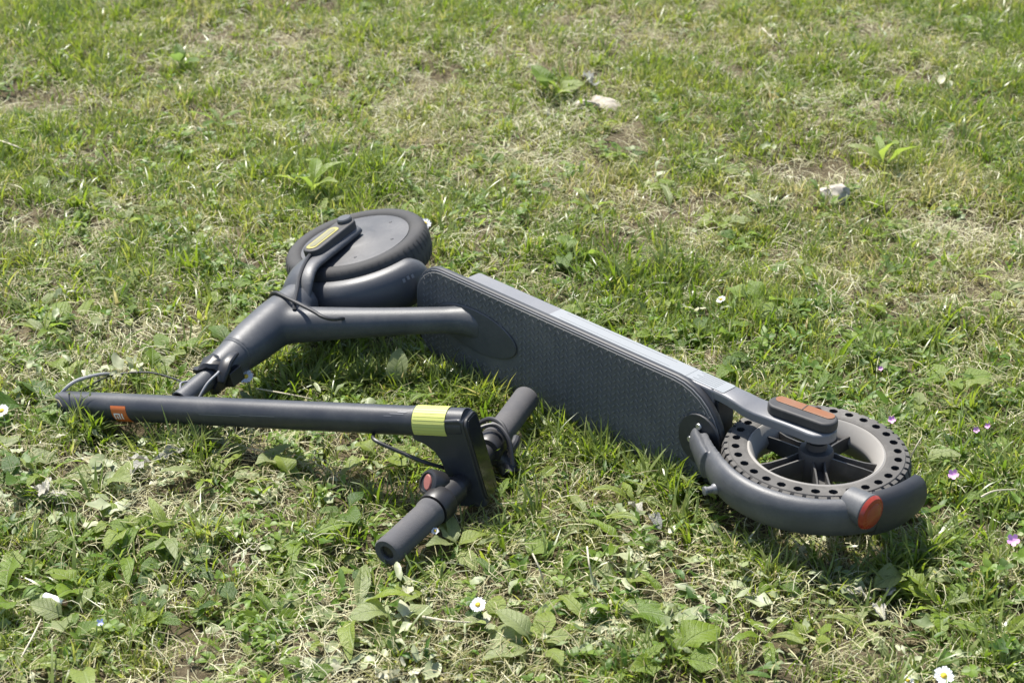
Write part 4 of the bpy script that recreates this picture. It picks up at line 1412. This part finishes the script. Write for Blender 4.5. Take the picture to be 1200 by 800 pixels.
# withered leaves and clippings
x, y, g = scatter(900, 14)
near = np.clip(1 - (y + 0.6) / 1.5, 0.12, 1)
dens = np.clip(0.30 + 1.0 * (fbm(x, y, 5, 3, 41) - 0.5) + 0.8 * field(x, y, ('clip',)) + 0.25 * field(x, y, ('straw',)) - 0.4 * field(x, y, ('lush',)), 0.03, 1) * near
zc = zcap(x, y)
k = (g.random(len(x)) < dens) & (zc > 0.008)
x, y = x[k], y[k]
tint = np.clip(0.35 + 0.9 * (fbm(x, y, 6, 3, 42) - 0.5) + g.normal(0, 0.2, len(x)), 0.0, 0.95)
sx = g.uniform(0.5, 1.2, len(x)) * (1 + 1.1 * field(x, y, ('clip',)) * g.random(len(x)))
lay("withered_leaves", C_CLIP, x, y, s3(sx, g.uniform(0.6, 1.3, len(x))), tint, "pale grey green withered leaves and mown clippings strewn over the turf", "clippings", 0.2, g, 0.006)

# clover and small-leaved weeds
x, y, g = scatter(1500, 15)
near = np.clip(1.05 - (y + 0.4) / 1.7, 0.14, 1)
dens = np.clip(0.42 + 1.7 * (fbm(x, y, 5.5, 3, 51) - 0.5), 0.05, 1) * (1 - 0.85 * field(x, y, ('bare',))) * (1 - 0.45 * field(x, y, ('straw', 'clip'))) * near
zc = zcap(x, y)
k = (g.random(len(x)) < dens) & (zc > 0.016)
x, y, zc = x[k], y[k], zc[k]
tint = np.clip(0.36 + 0.6 * (fbm(x, y, 5, 3, 52) - 0.5) + g.normal(0, 0.15, len(x)), 0.0, 0.95)
lay("clover", C_COVER, x, y, s3(g.uniform(0.6, 1.25, len(x)), np.minimum(g.uniform(0.6, 1.35, len(x)), zc / 0.026)), tint, "low clover and other small leaved weeds creeping through the turf", "ground cover", 0.15, g, 0.002)

# ------------------------------------------------------------------ weeds one can pick out, each with its own leaves
LEAF = {}


def leaf_mesh(kind, i):
    key = (kind, i)
    if key in LEAF: return LEAF[key]
    r = random.Random(hash(kind) % 1000 + i * 7 if False else sum(map(ord, kind)) + i * 7)
    if kind == 'dandelion':
        vs, fs = leaf5(1, 0.30, 13, lobes=r.uniform(0.35, 0.55), nl=r.choice((4, 5)), arch=r.uniform(0.25, 0.6), fold=0.45, tip=1.5, stalk=0.12, wav=0.25, seed=i + 10)
    elif kind == 'hawkbit':
        vs, fs = leaf5(1, 0.24, 8, lobes=0.10, nl=3, arch=r.uniform(0.3, 0.6), fold=0.5, tip=1.25, stalk=0.15, wav=0.25, seed=i + 30)
    elif kind == 'plantain':
        vs, fs = leaf5(1, 0.42, 8, arch=r.uniform(0.25, 0.6), fold=0.4, tip=1.05, stalk=0.25, wav=0.22, seed=i + 50)
    elif kind == 'round':
        vs, fs = leaf5(1, 0.56, 9, lobes=0.10, nl=4, arch=r.uniform(0.3, 0.7), fold=0.35, tip=0.8, stalk=0.38, wav=0.28, seed=i + 70)
    else:  # dry
        vs, fs = leaf5(1, 0.38, 8, lobes=0.25, nl=3, arch=r.uniform(0.0, 0.5), fold=r.uniform(0.6, 1.3), tip=1.1, stalk=0.1, wav=0.7, seed=i + 90)
    me = bpy.data.meshes.new("leaf")
    me.from_pydata(vs, [], fs)
    me.attributes.new("bl", 'FLOAT', 'POINT').data.foreach_set("value", [0.0] * len(vs))
    me.materials.append(M_DRYLEAF if kind == 'dry' else M_WEED)
    me.polygons.foreach_set("use_smooth", [True] * len(me.polygons))
    LEAF[key] = me
    return me


wr = random.Random(5)


def weed(u, v, kind, size, n, label, tint=0.4, group=None, name="weed", cat="weed", lift=0.003, pitch=(0.0, 0.65), aim=None, zb=None):
    """rosette of n leaves, size = leaf length in m"""
    p = spot(u, v, 0.015)
    z = float(gh(p.x, p.y)) + lift if zb is None else zb
    root = thing(name, (p.x, p.y, z), label, cat, group)
    a0 = wr.uniform(0, 6.28)
    for k in range(n):
        me = leaf_mesh(kind, wr.randrange(4))
        o = bpy.data.objects.new("leaf", me)
        COL.objects.link(o)
        o.parent = root
        az = a0 + k * 2 * math.pi / n + wr.gauss(0, 0.3) if aim is None else aim[k % len(aim)] + wr.gauss(0, 0.08)
        o.rotation_euler = Euler((wr.gauss(0, 0.25), -wr.uniform(*pitch), az), 'XYZ')
        s = size * wr.uniform(0.7, 1.12)
        o.scale = (s, s * wr.uniform(0.85, 1.2), s)
        o.location = (wr.gauss(0, 0.004), wr.gauss(0, 0.004), wr.uniform(0, 0.006))
        o["tint"] = min(0.98, max(0.0, tint + wr.gauss(0, 0.12) + (wr.uniform(0.2, 0.5) if wr.random() < 0.12 else 0)))
    return root


D_, H_, P_, O_ = 'dandelion', 'hawkbit', 'plantain', 'round'
SPECIAL = [
    (40, 478, P_, .075, 4, "dark green broad leaves in the grass just left of the torn stem end", .08, "broadleaf_weed"),
    (62, 405, O_, .034, 6, "clump of dark rounded leaves by the straw patch above the stem's torn end", .12, "broadleaf_weed"),
    (205, 655, O_, .052, 5, "dark heart shaped leaves in the lower left lawn, above a lone dark leaf", .10, "broadleaf_weed"),
    (165, 690, P_, .038, 2, "lone dark leaf standing upright, lower left of the heart shaped leaves", .03, "broadleaf_weed"),
    (315, 722, P_, .046, 5, "bright green oval leaves catching the sun near the bottom left", .52, "broadleaf_weed"),
    (275, 706, P_, .050, 4, "dark green leaves just left of the bright sunlit oval leaves", .14, "broadleaf_weed"),
    (415, 722, H_, .085, 4, "long pale grey green leaves lying below the near hand grip", .88, "rosette_weed"),
    (95, 782, H_, .080, 3, "long pale leaf lying flat at the bottom left corner of the lawn", .80, "rosette_weed"),
    (140, 735, P_, .048, 4, "green leaves beside the small pale blue flower", .35, "broadleaf_weed"),
    (140, 612, O_, .038, 6, "bright round leaves under the pale clippings at the left edge", .50, "broadleaf_weed"),
    (335, 690, O_, .042, 7, "dense patch of bright leaves between the heart shaped leaves and the near grip", .48, "broadleaf_weed"),
    (360, 635, D_, .055, 6, "green lobed rosette left of the near hand grip", .35, "rosette_weed"),
    (527, 672, O_, .042, 2, "pale grey green round leaf beside the open end of the near grip", .92, "broadleaf_weed"),
    (540, 738, P_, .044, 4, "dark leaves just below the daisy in the lower middle", .12, "broadleaf_weed"),
    (690, 728, H_, .058, 5, "yellow green leaves glowing in the sun at lower centre", .62, "rosette_weed"),
    (615, 735, H_, .055, 4, "light green leaves right of the daisy in the lower middle", .55, "rosette_weed"),
    (628, 566, P_, .040, 5, "bright green leaf cluster right of the far hand grip", .56, "broadleaf_weed"),
    (755, 566, P_, .040, 3, "bright oval leaf below the middle of the deck", .60, "broadleaf_weed"),
    (808, 580, H_, .062, 3, "large pale leaves against the rear mudguard's hook", .82, "rosette_weed"),
    (1068, 672, O_, .062, 3, "large grey green leaf in the shade below the red tail light", .78, "broadleaf_weed"),
    (868, 672, H_, .038, 2, "single upright green leaf in the shadow below the rear wheel", .25, "rosette_weed"),
    (1105, 640, P_, .055, 4, "shaded green leaves to the right of the mud flap", .30, "broadleaf_weed"),
    (1100, 705, D_, .065, 7, "sunlit lobed rosette in the lower right corner", .66, "rosette_weed"),
    (1010, 735, D_, .056, 6, "grey green toothed rosette below the bare brown soil", .90, "rosette_weed"),
    (900, 752, H_, .050, 5, "bright narrow leaves at the bottom right, left of the toothed rosette", .52, "rosette_weed"),
    (650, 112, P_, .075, 5, "bright rosette left of the pale stones at the top", .45, "rosette_weed"),
    (1038, 192, H_, .085, 4, "bright dock leaves above the pale stone on the right", .60, "dock_plant"),
    (785, 246, H_, .070, 2, "single bright oval leaf standing up above the deck", .62, "broadleaf_weed"),
    (1040, 340, P_, .048, 4, "pair of bright round leaves right of the rear wheel in the middle distance", .56, "broadleaf_weed"),
    (365, 228, H_, .085, 5, "long bright leaves behind the front wheel", .52, "rosette_weed"),
    (213, 76, P_, .055, 3, "dark green leaf in the far left lawn", .10, "broadleaf_weed"),
    (278, 452, O_, .028, 4, "small bright leaves under the torn clamp", .55, "broadleaf_weed"),
    (258, 148, D_, .060, 5, "lobed green rosette in the upper left lawn", .40, "rosette_weed"),
    (770, 395, P_, .044, 6, "bright leaf clump just behind the middle of the deck", .50, "broadleaf_weed"),
    (850, 355, O_, .030, 4, "small pale leaves behind the rear half of the deck", .75, "broadleaf_weed"),
    (300, 545, D_, .065, 5, "withered pale rosette in the shade under the stem", .90, "rosette_weed"),
    (345, 540, O_, .050, 4, "pale grey leaf clump under the middle of the stem", .88, "broadleaf_weed"),
    (405, 600, P_, .050, 4, "green leaves in the shade under the control cable", .30, "broadleaf_weed"),
    (765, 735, D_, .062, 6, "grey green lobed rosette at the bottom centre right", .88, "rosette_weed"),
    (1165, 745, D_, .058, 6, "lobed rosette at the right edge above the daisy", .58, "rosette_weed"),
]
for u, v, kd, sz, n, lb, ti, nm in SPECIAL:
    up_ = v < 260 and kd in (H_, P_)
    weed(u, v, kd, sz, n if u != 785 else 1, lb, ti, None, nm, pitch=(0.5, 1.1) if up_ else (0.0, 0.65), aim=[R_(100)] if u == 785 else None)
# tall leaf in front of the neck tube
weed(466, 452, P_, .062, 1, "single large grey green leaf standing up in front of the neck tube", .80, None, "broadleaf_weed", pitch=(1.25, 1.3), aim=[R_(95)])

# many more small weeds; each label says its look and where it grows
GEN = {
    D_: ("rosette_weed", "lobed", "lobed rosettes in the turf"),
    H_: ("rosette_weed", "narrow", "narrow leaved rosettes in the turf"),
    P_: ("broadleaf_weed", "oval", "oval leaved weeds in the turf"),
    O_: ("broadleaf_weed", "round", "round leaved weeds in the turf"),
}
MARKS = [(420, 300, "front wheel"), (300, 400, "head tube"), (250, 480, "stem's torn half"), (400, 490, "middle of the stem"), (505, 490, "lime tape"), (137, 485, "orange sticker"), (455, 650, "near grip"), (615, 465, "far grip"),
         (560, 709, "middle daisy"), (1105, 791, "corner daisy"), (70, 701, "cigarette end"), (118, 730, "blue flower"), (530, 340, "front end of the deck"), (690, 390, "middle of the deck"), (830, 460, "rear end of the deck"),
         (960, 530, "rear wheel"), (1023, 602, "tail light"), (1117, 556, "lone pink flower"), (1187, 633, "pink flower at the edge"), (978, 237, "stone on the right"), (700, 127, "two flat stones"), (365, 228, "long bright leaves"),
         (1038, 192, "dock leaves"), (785, 240, "upright oval leaf"), (505, 98, "bare hollow at the top"), (40, 120, "bare patch at top left"), (1140, 278, "bare patch on the right"), (1045, 735, "brown bare soil"), (758, 612, "dark shrivelled leaf"),
         (205, 655, "heart shaped leaves"), (60, 592, "withered leaf heap"), (2, 481, "left edge daisy"), (1060, 80, "top right corner"), (60, 35, "top left corner")]
MARKS = [(spot(u, v), t) for u, v, t in MARKS]
NUM = {3: "three", 4: "four", 5: "five", 6: "six"}
seen_labels = set()


def where(p):
    q, t = min(MARKS, key=lambda m: (m[0] - p).length)
    d = p - q
    dist = "close" if d.length < 0.10 else ("near" if d.length < 0.2 else "far")
    ang = math.degrees(math.atan2(d.y, d.x)) % 360
    rel = ("right of", "behind and right of", "behind", "behind and left of", "left of", "before and left of", "in front of", "before and right of")[int((ang + 22.5) // 45) % 8]
    return "%s %s the %s" % (dist, rel, t)


cnt = {k: 0 for k in GEN}
used = [spot(a[0], a[1]) for a in SPECIAL]
tries = 0
while sum(cnt.values()) < 296 and tries < 20000:
    tries += 1
    v = 800 * (1 - wr.random() ** 0.75 * 0.98) if wr.random() < 0.68 else wr.uniform(5, 790)
    u = wr.uniform(5, 1195)
    p = spot(u, v)
    xa, ya = np.array([p.x]), np.array([p.y])
    if zcap(xa, ya)[0] < 1: continue
    if min(((p - q).length for q in used)) < 0.035: continue
    if field(xa, ya, ('bare',))[0] > 0.5: continue
    far = min(1, max(0, (p.y + 0.4) / 1.6))
    if wr.random() < 0.45 * far: continue
    kd = wr.choice((D_, H_, P_, P_, O_, O_, H_))
    near_cap = zcap(xa + 0.03, ya)[0] < 1 or zcap(xa - 0.03, ya)[0] < 1 or zcap(xa, ya + 0.03)[0] < 1
    sz = wr.uniform(.018, .048) * (0.7 if near_cap else 1) * (1.45 - 0.55 * far)
    nm, shp, gr = GEN[kd]
    ti, tw = wr.choice(((.2, "dark"), (.38, "green"), (.52, "bright"), (.52, "bright"), (.64, "yellowish"), (.86, "pale"), (.86, "pale")))
    n = wr.randint(3, 6)
    lb = "%s %s weed, %s leaves, %s" % (tw, shp, NUM[n], where(p))
    if lb in seen_labels: continue
    seen_labels.add(lb)
    weed(u, v, kd, sz, n, lb, ti, gr, nm)
    used.append(p); cnt[kd] += 1

# dry leaves
for u, v, sz, n, lb, ti in (
    (758, 612, .045, 2, "dark grey shrivelled leaf in the turf below the deck", .05),
    (690, 101, .050, 2, "curled dark grey dry leaf behind the two pale stones", .12),
    (175, 545, .040, 3, "brown shrivelled leaf on bare soil under the orange sticker", .45),
    (60, 592, .034, 4, "heap of pale withered leaves at the left edge of the lawn", .95),
    (1030, 700, .035, 3, "pale dry leaves on the bare brown soil below the rear wheel", .9),
):
    weed(u, v, 'dry', sz, n, lb, ti, None, "dry_leaf", "dry leaf", lift=0.014, pitch=(-0.1, 0.35))

# ------------------------------------------------------------------ flowers
def daisy(u, v, h, r, label, tilt=0.3, group=None):
    p = spot(u, v, h)
    z0 = float(gh(p.x, p.y))
    root = thing("daisy", (p.x, p.y, z0), label, "daisy", group)
    nrm = V((wr.gauss(0, tilt), -0.45 + wr.gauss(0, tilt * 0.5), 1)).normalized()
    hc = V((p.x, p.y, h))
    X = nrm.orthogonal().normalized(); Y = nrm.cross(X)
    mb = MB(); mb.tube(cat_rom([V((p.x + 0.008, p.y + 0.006, z0 - 0.003)), V((p.x + 0.004, p.y + 0.004, (z0 + h) / 2)), hc - nrm * 0.001], 4), 0.0009, 6)
    mb.build("stalk", M_STALK, root)
    mb = MB(); mb.lathe(hc, X, Y, nrm, [(0.0, 0.0028), (r * 0.2, 0.0024), (r * 0.32, 0.0012), (r * 0.34, -0.0005), (0.0, -0.001)], 14)
    mb.build("eye", M_EYE, root)
    nP = 18
    for k in range(nP):
        t = 2 * math.pi * k / nP + wr.gauss(0, 0.05)
        d = X * math.cos(t) + Y * math.sin(t); sdv = nrm.cross(d)
        rr = r * wr.uniform(0.9, 1.06); w = r * 0.16; lift = wr.uniform(0.05, 0.3)
        mb = MB()
        rows = []
        for q, ww in ((0.28, 0.4), (0.55, 0.9), (0.85, 1.0), (1.0, 0.45)):
            c = hc + d * (rr * q) + nrm * (rr * lift * (q - 0.28) ** 1.3 * 0.6)
            rows.append([c - sdv * w * ww + nrm * 0.0004, c - nrm * 0.0002, c + sdv * w * ww + nrm * 0.0004])
        mb.loft(rows, closed=False)
        mb.build("petal", M_PETAL, root, recalc=False)
    return root


daisy(288, 441, 0.050, 0.0105, "white daisy beside the torn clamp of the scooter's stub")
daisy(2, 481, 0.040, 0.0095, "white daisy at the left edge beside the dark broad leaves", 0.2)
daisy(560, 708, 0.034, 0.0085, "white daisy with yellow eye in the turf below the near hand grip", 0.15)
daisy(1106, 791, 0.030, 0.0100, "white daisy at the bottom right corner of the lawn", 0.15)
daisy(498, 262, 0.070, 0.0095, "white daisy behind the right edge of the front tyre", 0.3)
daisy(1064, 797, 0.020, 0.0060, "tiny white daisy at the bottom edge, left of the corner daisy", 0.3)
daisy(845, 351, 0.035, 0.0075, "small white daisy in the grass behind the deck", 0.4)
daisy(510, 622, 0.034, 0.0045, "tiny white daisy bud next to the near grip's open end", 0.3)


def flower(u, v, h, r, mat, name, label, cat, np_=5):
    r *= 0.8
    p = spot(u, v, h)
    z0 = float(gh(p.x, p.y))
    root = thing(name, (p.x, p.y, z0), label, cat)
    hc = V((p.x, p.y, h)); nrm = V((wr.gauss(0, 0.3), -0.7, 0.8)).normalized()
    X = nrm.orthogonal().normalized(); Y = nrm.cross(X)
    mb = MB(); mb.tube(cat_rom([V((p.x + 0.004, p.y + 0.006, z0 - 0.003)), V((p.x, p.y + 0.004, (z0 + h) / 2)), hc], 4), 0.0008, 6)
    mb.build("stalk", M_STALK, root)
    for k in range(np_):
        t = 2 * math.pi * k / np_
        d = X * math.cos(t) + Y * math.sin(t); sdv = nrm.cross(d)
        mb = MB(); rows = []
        for q, ww in ((0.05, 0.25), (0.45, 0.8), (0.8, 0.9), (1.0, 0.4)):
            c = hc + d * (r * q) + nrm * (r * 0.5 * q * q)
            rows.append([c - sdv * r * 0.42 * ww + nrm * 0.0005, c, c + sdv * r * 0.42 * ww + nrm * 0.0005])
        mb.loft(rows, closed=False)
        mb.build("petal", mat, root, recalc=False)


flower(1117, 556, 0.050, 0.0080, M_PINK, "pink_flower", "pink cranesbill flower right of the mud flap", "flower")
flower(1045, 492, 0.060, 0.0062, M_PINK, "pink_flower", "pink flower just behind the right edge of the rear tyre", "flower")
flower(1187, 633, 0.045, 0.0090, M_PINK, "pink_flower", "pink flower at the right edge of the lawn", "flower")
flower(1144, 504, 0.040, 0.0052, M_PINK, "pink_flower", "left one of two tiny pink flowers in the grass right of the rear wheel", "flower")
flower(1158, 499, 0.040, 0.0048, M_PINK, "pink_flower", "right one of two tiny pink flowers in the grass right of the rear wheel", "flower")
flower(1032, 432, 0.035, 0.0042, M_PINK, "pink_flower", "tiny pink flower in the grass above the rear wheel", "flower")
flower(118, 729, 0.034, 0.0052, M_BLUE, "blue_flower", "tiny pale blue flower in the lower left turf", "flower", 4)

# ------------------------------------------------------------------ stones, scrap, stalks
def stone(u, v, sx, sy, sz, label, seed, sink=0.3):
    p = spot(u, v)
    r = np.random.default_rng(seed)
    bm = bmesh.new()
    bmesh.ops.create_icosphere(bm, subdivisions=3, radius=1)
    pl = [V(r.normal(0, 1, 3)).normalized() for _ in range(9)]
    of = r.uniform(0.55, 0.85, 9)
    for vv in bm.verts:
        c = V(vv.co)
        for n0, d0 in zip(pl, of):
            k = c.dot(n0)
            if k > d0: c -= n0 * (k - d0) * 0.9
        c *= 1 + 0.22 * (float(fbm(np.array([c.x * 3]), np.array([c.y * 3 + c.z * 5]), 2, 2, seed)[0]) - 0.5)
        vv.co = V((c.x * sx, c.y * sy, c.z * sz))
    me = bpy.data.meshes.new("stone")
    bm.to_mesh(me); bm.free()
    me.materials.append(M_STONE)
    me.polygons.foreach_set("use_smooth", [True] * len(me.polygons))
    me.set_sharp_from_angle(angle=R_(28))
    o = bpy.data.objects.new("stone", me)
    COL.objects.link(o)
    o.location = (p.x, p.y, float(gh(p.x, p.y)) + sz * (1 - sink))
    o.rotation_euler = (r.normal(0, 0.15), r.normal(0, 0.15), r.uniform(0, 6))
    tag(o, label, "stone")


stone(978, 242, 0.030, 0.027, 0.022, "pale grey stone lying in the grass on the right", 1, 0.45)
stone(711, 127, 0.034, 0.030, 0.013, "flat pale stone, right one of the two below the curled dry leaf", 2, 0.25)
stone(688, 133, 0.028, 0.026, 0.012, "flat pale stone, left one of the two below the curled dry leaf", 3, 0.0)

p0 = spot(52, 697, 0.026); p1 = spot(74, 705, 0.024); p2 = spot(79, 707, 0.022)
root = thing("cigarette_end", (p0.x, p0.y, float(gh(p0.x, p0.y))), "white cigarette end with brown tip lying in the lower left grass", "cigarette end")
mb = MB(); mb.tube([p0, p0.lerp(p1, 0.5), p1], [(0.0040, 0.0024), (0.0044, 0.0030), (0.0036, 0.0030)], 12); mb.build("paper_tube", M_PAPER, root)
mb = MB(); mb.tube([p1, p1.lerp(p2, 0.5), p2], [0.0037, 0.0035, 0.0028], 12); mb.build("brown_tip", M_FILTER, root)

for pts, r, lb in (
    (((640, 449, .03), (655, 442, .05), (664, 437, .058)), .0011, "pale dry stalk leaning up in front of the deck"),
    (((495, 722, .03), (525, 727, .032), (556, 729, .026)), .0012, "pale dry stalk lying left below the daisy in the lower middle"),
    (((624, 648, .05), (632, 666, .04), (640, 690, .01)), .0010, "bent dry stalk drooping in the turf below the middle of the picture"),
    (((688, 640, .05), (691, 664, .04), (697, 686, .012)), .0011, "upright dry stalk in the turf left of the dark shrivelled leaf"),
    (((1067, 536, .06), (1073, 524, .075), (1080, 512, .085)), .0011, "pale dry stalk sticking up beside the mud flap"),
    (((300, 455, .03), (345, 463, .03), (378, 470, .02)), .0010, "thin dry stalk lying behind the stem, right of the torn clamp"),
    (((0, 165, .03), (20, 172, .04), (34, 180, .02)), .0014, "pale dry stalk at the far left edge"),
    (((893, 33, .04), (903, 43, .035), (915, 54, .02)), .0016, "pale dry stalk at the top right"),
    (((25, 770, .02), (40, 742, .03), (48, 725, .03)), .0011, "pale dry stalk near the bottom left corner"),
    (((868, 640, .03), (885, 622, .04), (898, 600, .03)), .0010, "dry stalk in the shade under the rear mudguard"),
    (((1150, 582, .06), (1165, 575, .065), (1190, 573, .05)), .0012, "arched dry stalk at the right edge, above the pink flower"),
    (((640, 585, .02), (610, 588, .024), (585, 590, .02)), .0010, "dry stalk lying right of the stem head's foot"),
):
    q = [spot(*c) for c in pts]
    base = q[0]
    rt = thing("dry_stalk", (base.x, base.y, base.z), lb, "dry stalk")
    mb = MB(); mb.tube(cat_rom(q, 5), [r * (1.1 - 0.5 * i / 10) for i in range(11)], 6)
    mb.build("stalk", M_DRYSTALK, rt)
